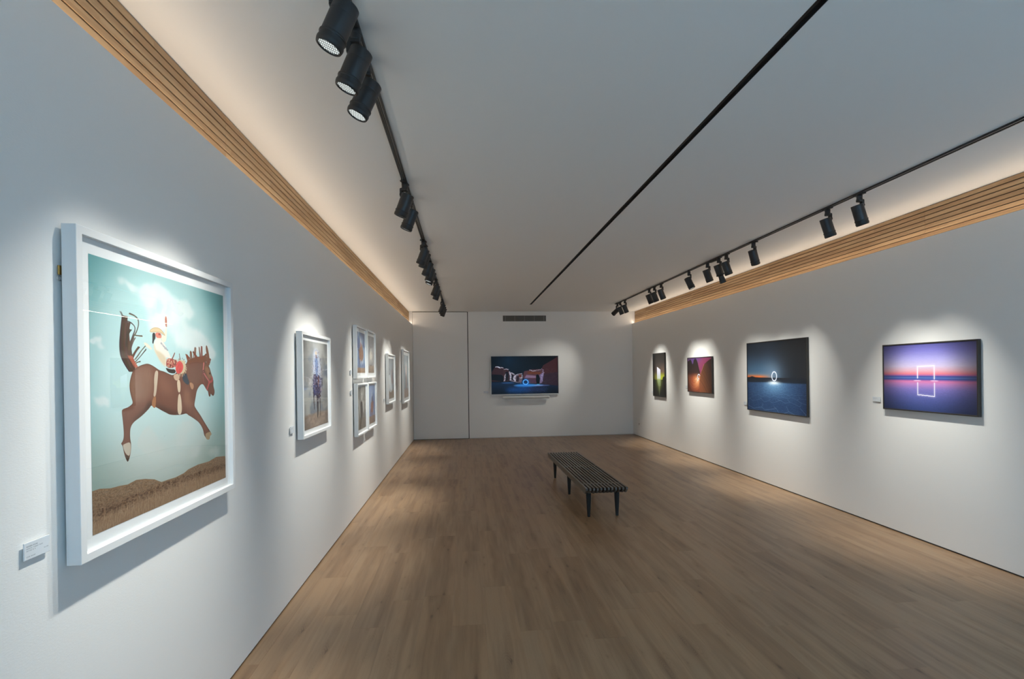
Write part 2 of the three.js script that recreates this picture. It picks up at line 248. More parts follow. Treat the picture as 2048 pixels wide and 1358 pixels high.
// ================================================================ PRINTS: what is printed on the paper of each picture
const HORSE = {
  horse: [229,417,246,406,268,396,303,387,329,384,358,391,385,402,410,413,438,416,479,428,513,436,558,410,605,394,617,386,629,370,674,362,725,359,768,360,806,368,840,392,856,424,871,447,882,470,876,490,890,514,891,530,878,546,861,541,848,529,846,547,832,547,826,535,821,518,804,509,788,492,771,479,750,482,728,496,710,515,702,541,688,576,690,586,688,585,707,605,741,633,771,664,796,688,820,711,838,727,857,746,832,750,835,767,803,767,788,750,775,739,770,717,755,694,726,668,697,654,659,636,632,626,616,615,579,619,532,617,495,613,471,608,464,604,418,587,379,569,347,559,336,570,310,586,274,604,235,618,218,631,209,647,208,683,214,701,214,724,206,754,193,775,183,762,172,738,163,702,153,696,166,687,172,670,171,637,165,594,161,570,169,563,198,559,222,549,229,541,220,522,211,494,209,469,215,448],
  haunch: [233,426,268,404,318,394,355,403,365,448,353,504,321,535,265,545,231,538,216,503,216,463],
  thighshade: [337,536,376,571,341,575,310,589,274,606,235,620,216,617,250,601,300,576],
  belly: [379,551,430,574,510,597,495,601,545,604,614,609,616,616,579,619,495,613,464,604,379,570],
  ribs: [409,432,455,452,490,477,511,509,489,525,431,510,403,475],
  shoulder: [594,494,643,510,657,527,642,542,675,563,679,583,651,592,610,580,588,549,598,525],
  neckdark: [624,394,704,387,767,383,767,433,745,463,692,517,652,478,618,446],
  face: [795,385,834,395,856,429,862,444,833,464,811,430,789,407],
  hindsock: [163,702,177,699,205,695,213,709,211,733,202,753,177,736],
  hindhoof: [175,738,205,754,193,775,183,762],
  forehoof: [791,732,817,730,838,727,857,746,832,750,835,767,803,767,788,750],
  frontlight: [674,596,702,615,746,649,781,689,806,715,786,716,756,681,716,647,679,614],
  brim: [344,247,356,237,378,229,408,228,433,238,457,260,440,254,415,245,381,248,351,251],
  crown: [366,235,373,219,395,211,416,214,425,233,408,230,378,230],
  riderface: [382,252,398,248,422,249,429,263,422,274,397,274,385,266],
  riderhair: [361,254,382,250,385,275,373,284,368,300,360,297,363,276],
  armup: [430,255,443,262,458,220,469,219,465,277,446,291,425,280],
  glove: [453,173,470,171,470,211,465,220,456,216],
  torso: [377,285,394,274,425,280,446,291,467,317,489,344,500,361,474,355,456,354,459,375,455,396,444,392,416,374,396,352,376,330,368,314],
  torsoshade: [368,304,376,296,383,326,410,329,459,354,459,375,455,396,444,392,416,374,396,352,376,330],
  cloth: [299,299,318,296,346,310,361,323,349,326,317,313],
  chaps: [463,358,504,358,550,368,538,394,488,404,455,396],
  flap: [566,366,588,376,598,393,587,418,557,429,537,423,529,403,538,383,550,372],
  fringe: [550,368,582,362,614,373,618,397,605,422,577,429,557,425],
  thigh: [451,398,488,408,530,406,533,426,488,425,466,417],
  jeans: [590,431,624,423,630,446,647,465,637,486,585,459],
  boot: [645,468,677,473,688,492,673,507,657,497],
  flank: [379,412,401,415,395,449,386,498,377,525,361,524,370,491,368,448],
  tassel: [347,559,361,527,383,522,376,574,363,572],
  girth1: [539,456,569,455,570,513,547,515],
  girth2: [548,520,572,521,581,618,538,616],
  saddle: [513,431,558,426,566,451,539,461,517,451],
  ear: [806,368,815,333,802,292,816,277,835,315,846,366,840,389,812,382],
  mane1: [617,386,627,373,634,366,679,352,731,345,779,340,807,328,812,367,768,374,704,370,644,380],
  hill: [-2,843,37,842,92,853,142,855,190,860,241,853,299,861,361,876,410,898,463,898,518,900,587,894,623,884,712,877,822,880,896,870,998,881],
  hill2: [2,897,149,897,370,914,648,912,998,917],
  hill3: [1,949,148,948,370,936,647,939,997,952],
  s1: [230,415,184,374,173,320,178,262,187,204],
  s2: [233,400,206,352,203,306,197,249,209,227],
  s3: [237,386,217,336,232,283,258,260,277,218,259,191,216,188],
  s4: [227,363,214,306,232,274,253,239,222,221,191,218,167,232],
  s5: [230,363,245,339,272,318],
  s6: [245,370,267,350,291,327,318,308],
  s7: [248,379,282,356,318,325],
  s8: [248,386,256,380,278,377],
  s9: [216,357,230,377,252,400],
  s10: [184,216,174,197,164,187],
  s11: [239,283,221,303,213,331],
  s12: [222,252,200,265,196,318],
  s13: [250,272,269,272,292,271],
  m1: [644,367,627,338],
  m2: [664,364,662,321],
  m3: [694,354,705,300],
  m4: [720,354,685,321],
  m5: [744,353,737,295],
  m6: [765,355,766,291],
  m7: [784,357,807,328],
  m8: [834,372,849,351],
  m9: [504,361,525,333],
  m10: [570,365,564,334],
  m11: [648,355,623,336],
  m12: [665,359,662,320],
  h1: [784,374,775,416],
  h2: [775,419,833,467],
  h3: [865,447,882,469,833,472],
  h4: [836,472,812,509],
  h5: [772,421,772,479,804,503],
  txt: [418,291,469,321],
  eye: [842,427],
  ring: [779,417],
  clouds: [171,54,37,25,227,68,40,25,301,85,65,39,404,63,79,46,328,129,90,53,482,88,95,52,613,97,86,46,659,137,69,36,523,178,136,73,401,219,96,55,610,269,157,80,756,285,131,64,841,335,92,44,51,305,27,19,67,331,25,17,24,322,21,15,319,682,61,37,348,718,71,42,282,700,36,23,586,676,88,47,635,659,60,32,557,735,76,41,790,741,91,45,410,765,84,48,880,833,98,47,682,804,95,49,33,530,40,28,72,544,36,24,333,735,54,32],
};
function skyClouds(w, h, list, top, mid, low, white) {          // pixel sky with soft clouds
  const c = document.createElement('canvas'); c.width = w; c.height = h; const g = c.getContext('2d'), im = g.createImageData(w, h);
  for (let y = 0; y < h; y++) for (let x = 0; x < w; x++) {
    const u = x / w, v = y / h, wob = 0.06 * (fbm(u * 9 + 3, v * 9, 4) - 0.5), wob2 = 0.06 * (fbm(u * 9 + 40, v * 9 + 9, 4) - 0.5); let d = 0;
    for (let i = 0; i < list.length; i += 4) { const dx = (u + wob - list[i] / 1000) / (list[i + 2] / 1000), dy = (v + wob2 - list[i + 1] / 1000) / (list[i + 3] / 1000), q = dx * dx + dy * dy; if (q < 4) d += Math.exp(-q * 1.5); }
    const n = fbm(u * 14 + 7, v * 14 + 2, 5), cl = smooth(0.30, 1.05, d * (0.65 + 0.7 * n)) * (0.82 + 0.3 * (n - 0.5));
    let s = v < 0.5 ? mix3(top, mid, smooth(0, 0.5, v)) : mix3(mid, low, smooth(0.5, 0.86, v));
    const vig = smooth(0.62, 0.35, Math.hypot(u - 0.45, (v - 0.38) * 0.9)); s = mix3(mix3(s, top, 0.30 * (1 - vig)), [222, 240, 240], 0.62 * vig);
    s = mix3(s, v > 0.6 ? mix3(white, low, 0.35) : white, clamp(cl) * (v > 0.55 ? 0.6 : 0.9)); const i = (y * w + x) * 4; im.data[i] = s[0]; im.data[i + 1] = s[1]; im.data[i + 2] = s[2]; im.data[i + 3] = 255;
  }
  g.putImageData(im, 0, 0); return [c, g];
}
function grassland(g, w, h, yTop, colors, seed, fine = 1) {     // speckled dry ground below the line yTop(u)
  const R = rng(seed);
  for (let i = 0; i < 5200 * fine; i++) { const u = R(), t = Math.pow(R(), 0.8), y0 = yTop(u), v = y0 + t * (1 - y0), c = colors[Math.floor(R() * colors.length)]; const sz = (0.0012 + 0.004 * t) * w;
    g.fillStyle = rgb(c, 0.35 + 0.4 * R()); g.save(); g.translate(u * w, v * h); g.rotate((R() - 0.5) * 0.8); g.fillRect(-sz, -sz * (0.25 + (t > 0.6 ? 1.1 * R() : 0)), sz * (t > 0.6 ? 0.8 : 2.4), sz * 0.6 + (t > 0.6 ? sz * 1.6 * R() : 0)); g.restore(); }
}
function pathOf(g, a, w, h, close = true) {                      // a smooth closed outline through the points
  const n = a.length / 2, P = (i) => [a[((i + n) % n) * 2] / 1000 * w, a[((i + n) % n) * 2 + 1] / 1000 * h];
  g.beginPath();
  if (!close) { g.moveTo(...P(0)); for (let i = 1; i < n - 1; i++) { const p = P(i), q = P(i + 1); g.quadraticCurveTo(p[0], p[1], i === n - 2 ? q[0] : (p[0] + q[0]) / 2, i === n - 2 ? q[1] : (p[1] + q[1]) / 2); } if (n === 2) g.lineTo(...P(1)); return; }
  const m = (i) => { const p = P(i), q = P(i + 1); return [(p[0] + q[0]) / 2, (p[1] + q[1]) / 2]; };
  g.moveTo(...m(-1)); for (let i = 0; i < n; i++) { const p = P(i), q = m(i); g.quadraticCurveTo(p[0], p[1], q[0], q[1]); } g.closePath();
}
function strandFan(g, a, w, h, count, spread, width, color, R, taper = 0.4) {   // a lock of hair: many fine strands beside one path
  for (let k = 0; k < count; k++) { const b = a.slice(), o = (R() - 0.5) * spread; for (let i = 0; i < b.length; i += 2) { const t = i / b.length; b[i] += o * (1 - taper * t) + (R() - 0.5) * 3; b[i + 1] += (R() - 0.5) * 4; }
    g.strokeStyle = rgb(color.map((q) => q * (0.75 + 0.5 * R())), 0.85); g.lineWidth = width * (0.5 + R()) * w / 1000; g.lineCap = 'round'; pathOf(g, b, w, h, false); g.stroke(); }
}
function paintBronco() {
  const w = 1280, h = 1280, S = HORSE, [c, g] = skyClouds(w, h, S.clouds, [104, 176, 178], [158, 208, 210], [180, 180, 166], [236, 243, 242]), R = rng(21);
  const fill = (k, col, a = 1) => { pathOf(g, S[k], w, h); g.fillStyle = rgb(col, a); g.fill(); };
  const poly = (pts, col) => { g.beginPath(); for (let i = 0; i < pts.length; i += 2) g.lineTo(pts[i] / 1000 * w, pts[i + 1] / 1000 * h); g.lineTo(w * 1.01, h * 1.02); g.lineTo(-10, h * 1.02); g.closePath(); g.fillStyle = col; g.fill(); };
  // dry hills
  poly(S.hill, rgb([150, 122, 94])); poly(S.hill2, rgb([142, 112, 86])); poly(S.hill3, rgb([158, 128, 100]));
  const line = (a) => (u) => { for (let i = 0; i + 3 < a.length; i += 2) if (u * 1000 <= a[i + 2]) return mix(a[i + 1], a[i + 3], clamp((u * 1000 - a[i]) / (a[i + 2] - a[i]))) / 1000; return a[a.length - 1] / 1000; };
  g.save(); g.beginPath(); for (let i = 0; i < S.hill.length; i += 2) g.lineTo(S.hill[i] / 1000 * w, S.hill[i + 1] / 1000 * h); g.lineTo(w, h); g.lineTo(0, h); g.closePath(); g.clip();
  for (let i = 0; i < 9000; i++) { const u = R(), v0 = line(S.hill)(u), v = v0 + 0.004 + R() * R() * 0.0 + R() * (0.955 - v0), q = R(); g.fillStyle = rgb(q < 0.4 ? [112, 82, 60] : q < 0.75 ? [182, 150, 120] : [136, 120, 102], 0.30 + 0.3 * R()); g.fillRect(u * w, v * h, (3 + 9 * R()), 1.5 + 3 * R()); }
  for (let i = 0; i < 500; i++) { const u = R(), b = line(S.hill3)(u) - 0.012 + (R() - 0.5) * 0.04; g.fillStyle = rgb([84, 58, 42], 0.5); g.beginPath(); g.ellipse(u * w, b * h, 3 + 7 * R(), 2 + 4 * R(), 0, 0, 7); g.fill(); }
  for (let i = 0; i < 5000; i++) { const u = R(), b = line(S.hill3)(u), v = b + 0.004 + R() * (1 - b); g.strokeStyle = rgb(R() < 0.5 ? [196, 166, 132] : R() < 0.5 ? [166, 132, 100] : [134, 100, 74], 0.4); g.lineWidth = 1 + 2 * R(); g.beginPath(); g.moveTo(u * w, v * h); g.lineTo(u * w + (R() - 0.3) * 12, v * h - 8 - 26 * R()); g.stroke(); }
  g.restore();
  // tail
  strandFan(g, S.s1, w, h, 60, 46, 5, [72, 52, 44], R); strandFan(g, S.s2, w, h, 36, 34, 5, [88, 62, 50], R); strandFan(g, S.s12, w, h, 8, 14, 3, [70, 54, 48], R); strandFan(g, S.s11, w, h, 14, 22, 4, [98, 74, 58], R);
  for (const k of ['s3', 's4']) strandFan(g, S[k], w, h, 3, 6, 3, [80, 76, 76], R); strandFan(g, S.s5, w, h, 10, 16, 4, [100, 72, 54], R);
  for (const k of ['s6', 's7', 's8', 's13']) strandFan(g, S[k], w, h, 4, 9, 2.4, [96, 74, 60], R); strandFan(g, S.s10, w, h, 4, 16, 2, [70, 62, 60], R); strandFan(g, S.s9, w, h, 18, 26, 5, [166, 106, 72], R);
  // the horse
  fill('horse', [124, 82, 66]);
  g.save(); pathOf(g, S.horse, w, h); g.clip();
  const soft = (k, col, a, blur) => { g.save(); g.filter = `blur(${blur}px)`; fill(k, col, a); g.restore(); };
  soft('haunch', [150, 116, 98], 0.75, 18); soft('ribs', [150, 104, 84], 0.7, 20); soft('shoulder', [156, 112, 90], 0.8, 14); soft('neckdark', [128, 92, 78], 0.8, 16); soft('face', [166, 122, 92], 0.9, 8);
  soft('belly', [66, 44, 38], 0.85, 12); soft('thighshade', [62, 42, 36], 0.8, 10); soft('frontlight', [150, 100, 76], 0.7, 7);
  for (let i = 0; i < 4200; i++) { const x = R() * w, y = (0.36 + R() * 0.42) * h, d = R() < 0.5; g.strokeStyle = rgb(d ? [84, 52, 40] : [176, 128, 104], 0.12); g.lineWidth = 2; g.beginPath(); g.moveTo(x, y); g.lineTo(x + (R() - 0.5) * 14, y + 10 + 22 * R()); g.stroke(); }
  g.strokeStyle = rgb([70, 46, 38], 0.75); g.lineWidth = 5; g.filter = 'blur(4px)'; pathOf(g, S.horse, w, h); g.stroke(); g.filter = 'none';
  g.restore();
  fill('hindsock', [202, 190, 172]); fill('hindhoof', [82, 64, 54]); fill('forehoof', [176, 150, 116]);
  // mane and ears
  strandFan(g, S.mane1, w, h, 2, 4, 3, [110, 66, 46], R); fill('mane1', [126, 78, 54]); fill('ear', [136, 86, 62]);
  for (const k of ['m1', 'm2', 'm3', 'm4', 'm5', 'm6', 'm7', 'm8', 'm9', 'm10', 'm11', 'm12']) strandFan(g, S[k], w, h, k === 'm9' || k === 'm10' ? 3 : 12, k === 'm9' || k === 'm10' ? 8 : 24, 3, [124, 74, 50], R, 0.9);
  // harness
  fill('saddle', [208, 176, 150]); for (const k of ['flank', 'girth1', 'girth2']) fill(k, k === 'flank' ? [206, 188, 166] : [226, 204, 176]); fill('tassel', [170, 116, 78]);
  const stroke = (k, col, lw) => { g.strokeStyle = rgb(col); g.lineWidth = lw * w / 1000; g.lineCap = 'round'; pathOf(g, S[k], w, h, false); g.stroke(); };
  stroke('h5', [176, 92, 92], 3); stroke('h1', [222, 128, 124], 9); stroke('h2', [206, 116, 116], 9); stroke('h3', [190, 84, 82], 13); stroke('h4', [196, 92, 90], 11);
  g.fillStyle = rgb([46, 32, 28]); g.beginPath(); g.ellipse(S.eye[0] / 1000 * w, S.eye[1] / 1000 * h, 9, 7, 0.3, 0, 7); g.fill(); g.strokeStyle = rgb([70, 62, 58]); g.lineWidth = 5; g.beginPath(); g.arc(S.ring[0] / 1000 * w, S.ring[1] / 1000 * h, 8, 0, 7); g.stroke();
  // the rider
  fill('cloth', [232, 224, 204]); fill('jeans', [62, 72, 82]); fill('boot', [190, 142, 110]); fill('thigh', [58, 50, 48]);
  fill('riderhair', [56, 56, 56]); fill('armup', [238, 228, 208]); fill('glove', [206, 140, 120]);
  for (let i = 0; i < 18; i++) { g.fillStyle = rgb([130, 70, 58], 0.6); g.fillRect((455 + R() * 13) / 1000 * w, (176 + R() * 40) / 1000 * h, 5, 4); }
  fill('torso', [240, 234, 222]); g.save(); g.filter = 'blur(5px)'; fill('torsoshade', [214, 194, 160], 0.75); g.restore();
  fill('fringe', [216, 196, 160]); for (let i = 0; i < 90; i++) { const a = R() * 7; g.strokeStyle = rgb(R() < 0.6 ? [228, 210, 176] : [110, 80, 60], 0.8); g.lineWidth = 2.5; const x = (580 + 34 * Math.cos(a)) / 1000 * w, y = (393 + 34 * Math.sin(a)) / 1000 * h; g.beginPath(); g.moveTo(x, y); g.lineTo(x + 14 * Math.cos(a), y + 14 * Math.sin(a) + 5); g.stroke(); }
  fill('chaps', [170, 84, 76]); for (let i = 0; i < 70; i++) { g.fillStyle = rgb(R() < 0.5 ? [222, 196, 160] : R() < 0.5 ? [96, 56, 48] : [206, 120, 110], 0.85); g.beginPath(); g.ellipse((466 + R() * 80) / 1000 * w, (362 + R() * 36) / 1000 * h, 3 + 5 * R(), 2 + 4 * R(), R() * 3, 0, 7); g.fill(); }
  fill('flap', [222, 92, 88]); for (let i = 0; i < 26; i++) { g.strokeStyle = rgb([180, 58, 56], 0.45); g.lineWidth = 3; const x = (545 + R() * 42) / 1000 * w, y = (372 + R() * 45) / 1000 * h; g.beginPath(); g.moveTo(x, y); g.lineTo(x - 8, y + 16); g.stroke(); }
  fill('riderface', [222, 134, 116]); g.fillStyle = rgb([120, 66, 56], 0.7); g.fillRect(0.405 * w, 0.252 * h, 18, 10); g.fillStyle = rgb([236, 226, 208]); g.fillRect(0.392 * w, 0.272 * h, 40, 9);
  fill('crown', [246, 240, 226]); fill('brim', [222, 198, 158]); g.strokeStyle = rgb([190, 162, 120]); g.lineWidth = 3; pathOf(g, S.brim, w, h); g.stroke();
  g.save(); g.translate(S.txt[0] / 1000 * w, S.txt[1] / 1000 * h); g.rotate(Math.atan2((S.txt[3] - S.txt[1]) * h, (S.txt[2] - S.txt[0]) * w)); g.fillStyle = rgb([44, 60, 104]); g.font = 'bold italic 17px serif'; g.fillText('Wrangler', 0, 5); g.restore();
  return c;
}
// smaller rodeo prints: backdrop, ground, a rider on a rearing or charging horse built from brush strokes
function paintRodeo(o) {
  const w = o.w, h = o.h, R = rng(o.seed);
  const c = canvas(w, h, (g) => {
    const im = g.createImageData(w, h);
    for (let y = 0; y < h; y++) for (let x = 0; x < w; x++) { const u = x / w, v = y / h, n = fbm(u * 4 + o.seed, v * 5, 4), n2 = fbm(u * 3 + o.seed * 2, v * 6 + 9, 4), glow = Math.exp(-Math.pow((u - o.gx) / 0.22, 2) - Math.pow((v - o.gy) / 0.34, 2));
      let s = mix3(mix3(o.sky[0], o.sky[1], smooth(0.35, 0.65, n)), o.sky[2], smooth(0.5, 0.75, n2)); s = mix3(s, o.glow, glow * o.glowAmount * (0.7 + 0.6 * (n - 0.3)));
      const gl = o.ground + 0.02 * (fbm(u * 6 + o.seed, 3, 3) - 0.5), gd = mix3(o.earth[0], o.earth[1], clamp(fbm(u * 16, v * 40 + o.seed, 4) * 1.4 - 0.2)); s = mix3(s, gd, smooth(gl - 0.015, gl + 0.02, v));
      const vg = 1 - 0.35 * smooth(0.45, 0.8, Math.hypot(u - 0.5, v - 0.5)); const i = (y * w + x) * 4; im.data[i] = s[0] * vg; im.data[i + 1] = s[1] * vg; im.data[i + 2] = s[2] * vg; im.data[i + 3] = 255; }
    g.putImageData(im, 0, 0);
    for (const [col, pts, soft] of o.marks) { g.save(); if (soft) g.filter = `blur(${soft}px)`; pathOf(g, pts, w, h); g.fillStyle = rgb(col, 0.93); g.fill(); g.restore(); }
    for (const [col, lw, pts] of o.strokes) { g.strokeStyle = rgb(col, 0.9); g.lineWidth = lw * w / 1000; g.lineCap = 'round'; pathOf(g, pts, w, h, false); g.stroke(); }
    for (let i = 0; i < o.flecks; i++) { const a = R() * 7, r = Math.sqrt(R()); const [cx, cy, rx, ry] = o.fleckAt; const col = o.fleckColors[Math.floor(R() * o.fleckColors.length)]; g.fillStyle = rgb(col, 0.35 + 0.4 * R()); g.save(); g.translate((cx + rx * r * Math.cos(a)) * w, (cy + ry * r * Math.sin(a)) * h); g.rotate(R() * 3); g.fillRect(0, 0, w * (0.008 + 0.03 * R()), w * (0.004 + 0.01 * R())); g.restore(); }
  });
  return c;
}
const PAINT = {
  grey: () => paintRodeo({ w: 640, h: 640, seed: 31, gx: 0.5, gy: 0.3, glow: [222, 224, 226], glowAmount: 0.9, sky: [[142, 142, 140], [172, 172, 166], [112, 122, 132]], ground: 0.83, earth: [[132, 112, 96], [178, 158, 140]],
    marks: [[[196, 206, 226], [380, 110, 470, 70, 580, 100, 640, 220, 700, 330, 620, 420, 420, 420, 340, 330, 360, 220], 10], [[62, 56, 84], [360, 400, 440, 370, 560, 380, 690, 420, 700, 560, 640, 640, 560, 690, 470, 620, 380, 640, 330, 560]], [[54, 46, 52], [480, 600, 560, 600, 580, 720, 560, 820, 540, 900, 505, 900, 500, 780]], [[70, 54, 52], [600, 600, 660, 600, 650, 760, 670, 880, 640, 890, 625, 760]], [[66, 50, 56], [340, 560, 400, 600, 390, 720, 410, 790, 380, 800, 360, 700]], [[128, 148, 190], [450, 170, 540, 180, 570, 260, 560, 360, 520, 420, 470, 380, 440, 280]], [[246, 230, 206], [430, 125, 470, 95, 530, 110, 550, 140, 510, 150, 440, 145]], [[120, 74, 62], [470, 145, 520, 148, 515, 190, 480, 190]], [[138, 92, 82], [540, 400, 590, 390, 600, 520, 560, 560]]],
    strokes: [[[48, 40, 52], 26, [690, 440, 730, 420, 750, 470, 730, 520]], [[220, 216, 232], 14, [620, 430, 690, 520, 680, 580]], [[90, 110, 180], 10, [400, 440, 380, 520, 420, 600]]], flecks: 420, fleckAt: [0.52, 0.42, 0.24, 0.34], fleckColors: [[210, 214, 232], [74, 62, 96], [140, 158, 204], [52, 44, 52], [186, 150, 140]] }),
  chestnut: () => paintRodeo({ w: 384, h: 384, seed: 33, gx: 0.55, gy: 0.45, glow: [206, 220, 234], glowAmount: 0.9, sky: [[96, 118, 160], [150, 176, 206], [82, 92, 136]], ground: 0.87, earth: [[150, 120, 96], [190, 160, 132]],
    marks: [[[150, 108, 80], [300, 420, 460, 330, 700, 380, 800, 520, 760, 660, 560, 720, 330, 680, 250, 560]], [[170, 132, 100], [520, 300, 640, 280, 720, 400, 620, 480]], [[214, 214, 222], [420, 140, 520, 120, 560, 260, 480, 330, 400, 260]], [[176, 96, 82], [430, 250, 520, 250, 540, 340, 450, 350]], [[240, 236, 226], [400, 660, 440, 660, 430, 770, 400, 780]], [[240, 236, 226], [640, 660, 690, 660, 690, 790, 650, 790]], [[90, 62, 50], [300, 660, 350, 660, 340, 800, 305, 800]], [[222, 216, 202], [330, 100, 420, 80, 440, 130, 360, 140]]], strokes: [[[90, 60, 50], 30, [300, 460, 220, 400, 180, 460]]], flecks: 120, fleckAt: [0.52, 0.5, 0.3, 0.3], fleckColors: [[196, 150, 116], [110, 76, 58], [226, 226, 232]] }),
  white: () => paintRodeo({ w: 384, h: 384, seed: 35, gx: 0.5, gy: 0.5, glow: [196, 194, 196], glowAmount: 0.5, sky: [[138, 138, 140], [166, 164, 164], [122, 122, 130]], ground: 0.80, earth: [[122, 110, 98], [184, 158, 136]],
    marks: [[[224, 220, 208], [320, 440, 480, 380, 680, 420, 760, 540, 640, 640, 420, 640, 280, 560]], [[206, 204, 192], [420, 330, 500, 280, 560, 360, 520, 470, 420, 450]], [[92, 86, 76], [450, 300, 510, 290, 500, 340, 450, 340]], [[214, 208, 190], [330, 600, 400, 600, 380, 740, 340, 740]], [[214, 208, 190], [560, 600, 640, 610, 650, 740, 600, 740]], [[186, 166, 140], [560, 420, 640, 420, 650, 500, 570, 500]]], strokes: [[[90, 84, 78], 22, [300, 780, 460, 820, 620, 780]]], flecks: 170, fleckAt: [0.48, 0.6, 0.3, 0.3], fleckColors: [[236, 232, 220], [120, 112, 102], [160, 148, 130]] }),
  dark: () => paintRodeo({ w: 384, h: 384, seed: 37, gx: 0.5, gy: 0.35, glow: [206, 204, 198], glowAmount: 0.7, sky: [[128, 124, 116], [160, 156, 148], [104, 104, 98]], ground: 0.74, earth: [[104, 96, 82], [140, 128, 112]],
    marks: [[[58, 54, 50], [330, 380, 440, 330, 560, 360, 620, 520, 600, 700, 500, 780, 380, 720, 320, 560]], [[200, 196, 186], [400, 220, 470, 190, 500, 300, 460, 360, 390, 330]], [[226, 224, 216], [600, 340, 680, 300, 720, 480, 690, 660, 640, 600]], [[64, 58, 54], [430, 300, 500, 300, 520, 380, 440, 400]], [[70, 62, 58], [410, 720, 470, 720, 460, 860, 420, 860]], [[222, 220, 210], [470, 150, 540, 150, 540, 190, 470, 200]]], strokes: [[[220, 218, 208], 20, [300, 420, 260, 560, 300, 700]]], flecks: 140, fleckAt: [0.48, 0.5, 0.22, 0.34], fleckColors: [[200, 196, 186], [54, 50, 46], [120, 112, 100]] }),
  bay: () => paintRodeo({ w: 384, h: 384, seed: 39, gx: 0.4, gy: 0.3, glow: [206, 216, 230], glowAmount: 0.7, sky: [[116, 140, 188], [150, 172, 208], [96, 118, 172]], ground: 0.80, earth: [[128, 108, 92], [170, 136, 112]],
    marks: [[[150, 96, 76], [340, 470, 500, 400, 680, 420, 720, 560, 660, 700, 500, 740, 340, 660]], [[130, 80, 62], [300, 600, 400, 620, 400, 760, 340, 800, 280, 720]], [[80, 80, 92], [470, 300, 580, 270, 640, 380, 560, 450, 470, 410]], [[172, 120, 96], [560, 640, 640, 640, 660, 800, 610, 820]], [[214, 212, 206], [500, 240, 570, 220, 590, 270, 510, 290]]], strokes: [[[96, 60, 48], 26, [700, 470, 780, 420, 800, 480]]], flecks: 120, fleckAt: [0.5, 0.58, 0.24, 0.24], fleckColors: [[180, 124, 98], [96, 58, 46], [202, 206, 222]] }),
  lasso: () => paintRodeo({ w: 384, h: 384, seed: 43, gx: 0.35, gy: 0.55, glow: [214, 222, 228], glowAmount: 0.8, sky: [[122, 130, 138], [150, 158, 164], [104, 112, 120]], ground: 0.80, earth: [[126, 110, 92], [172, 148, 122]],
    marks: [[[224, 230, 234], [60, 420, 260, 380, 420, 470, 640, 700, 700, 760, 560, 820, 360, 780, 120, 700], 4], [[150, 100, 82], [560, 420, 680, 380, 760, 460, 760, 640, 660, 660, 580, 560]], [[188, 130, 110], [560, 300, 640, 280, 660, 380, 590, 420]], [[86, 96, 108], [120, 360, 260, 340, 280, 400, 130, 420]]], strokes: [[[236, 238, 238], 26, [150, 140, 120, 260, 200, 360]], [[230, 236, 240], 30, [80, 700, 300, 840, 560, 820, 700, 640]]], flecks: 120, fleckAt: [0.45, 0.55, 0.35, 0.25], fleckColors: [[224, 230, 236], [140, 150, 158], [170, 118, 96]] }),
  standing: () => paintRodeo({ w: 448, h: 448, seed: 47, gx: 0.5, gy: 0.3, glow: [228, 234, 236], glowAmount: 0.95, sky: [[126, 146, 156], [164, 182, 188], [108, 128, 142]], ground: 0.79, earth: [[140, 118, 98], [178, 150, 124]],
    marks: [[[190, 138, 124], [440, 240, 540, 220, 600, 340, 600, 500, 520, 540, 440, 460]], [[150, 98, 74], [420, 460, 600, 470, 640, 640, 600, 800, 520, 860, 450, 760, 400, 600]], [[232, 224, 214], [470, 200, 560, 190, 570, 260, 480, 270]], [[216, 180, 166], [460, 330, 560, 330, 560, 420, 470, 430]], [[122, 80, 62], [450, 760, 500, 770, 490, 900, 455, 900]], [[122, 80, 62], [560, 740, 610, 740, 610, 890, 570, 890]]], strokes: [[[206, 158, 140], 30, [520, 250, 540, 150, 530, 90]]], flecks: 110, fleckAt: [0.5, 0.5, 0.16, 0.34], fleckColors: [[206, 160, 140], [120, 76, 58], [226, 226, 222]] }),
  // light-drawing prints on the right wall
  monolith() { const w = 420, h = 580; return canvas(w, h, (g) => { const im = g.createImageData(w, h);
    for (let y = 0; y < h; y++) for (let x = 0; x < w; x++) { const u = x / w, v = y / h; let s = mix3([44, 40, 36], [92, 74, 66], smooth(0.1, 0.42, v) * (0.55 + 0.45 * u)); s = mix3(s, [120, 96, 80], smooth(0.2, 0.45, v) * smooth(0.4, 0.9, u) * 0.6);
      s = mix3(s, [176, 184, 40], smooth(0.40, 0.55, v) * (0.55 + 0.45 * smooth(0.2, 0.7, u))); if (v > 0.6) { const q = smooth(0.6, 0.62, v); const refl = Math.exp(-Math.pow((u - 0.52 - (v - 0.6) * 0.05) / (0.26 - 0.2 * (v - 0.6)), 2)); s = mix3(s, mix3([30, 30, 22], [140, 156, 58], refl * smooth(1.0, 0.62, v) * (0.7 + 0.5 * fbm(u * 20, v * 50, 3))), q); }
      const edge = 1 - 0.55 * smooth(0.30, 0.02, u) ; const i = (y * w + x) * 4; im.data[i] = s[0] * edge; im.data[i + 1] = s[1] * edge; im.data[i + 2] = s[2] * edge; im.data[i + 3] = 255; }
    g.putImageData(im, 0, 0); const R = rng(61);
    g.save(); g.filter = 'blur(7px)'; pathOf(g, [345, 300, 655, 372, 662, 600, 340, 604], w, h); g.fillStyle = rgb([200, 206, 220], 0.35); g.fill(); g.restore();
    const gr = g.createLinearGradient(0, 0.3 * h, 0, 0.76 * h); gr.addColorStop(0, 'rgba(238,236,244,1)'); gr.addColorStop(0.35, 'rgba(214,214,236,0.97)'); gr.addColorStop(0.62, 'rgba(206,216,214,0.85)'); gr.addColorStop(0.68, 'rgba(170,186,150,0.55)'); gr.addColorStop(1, 'rgba(180,196,200,0.35)');
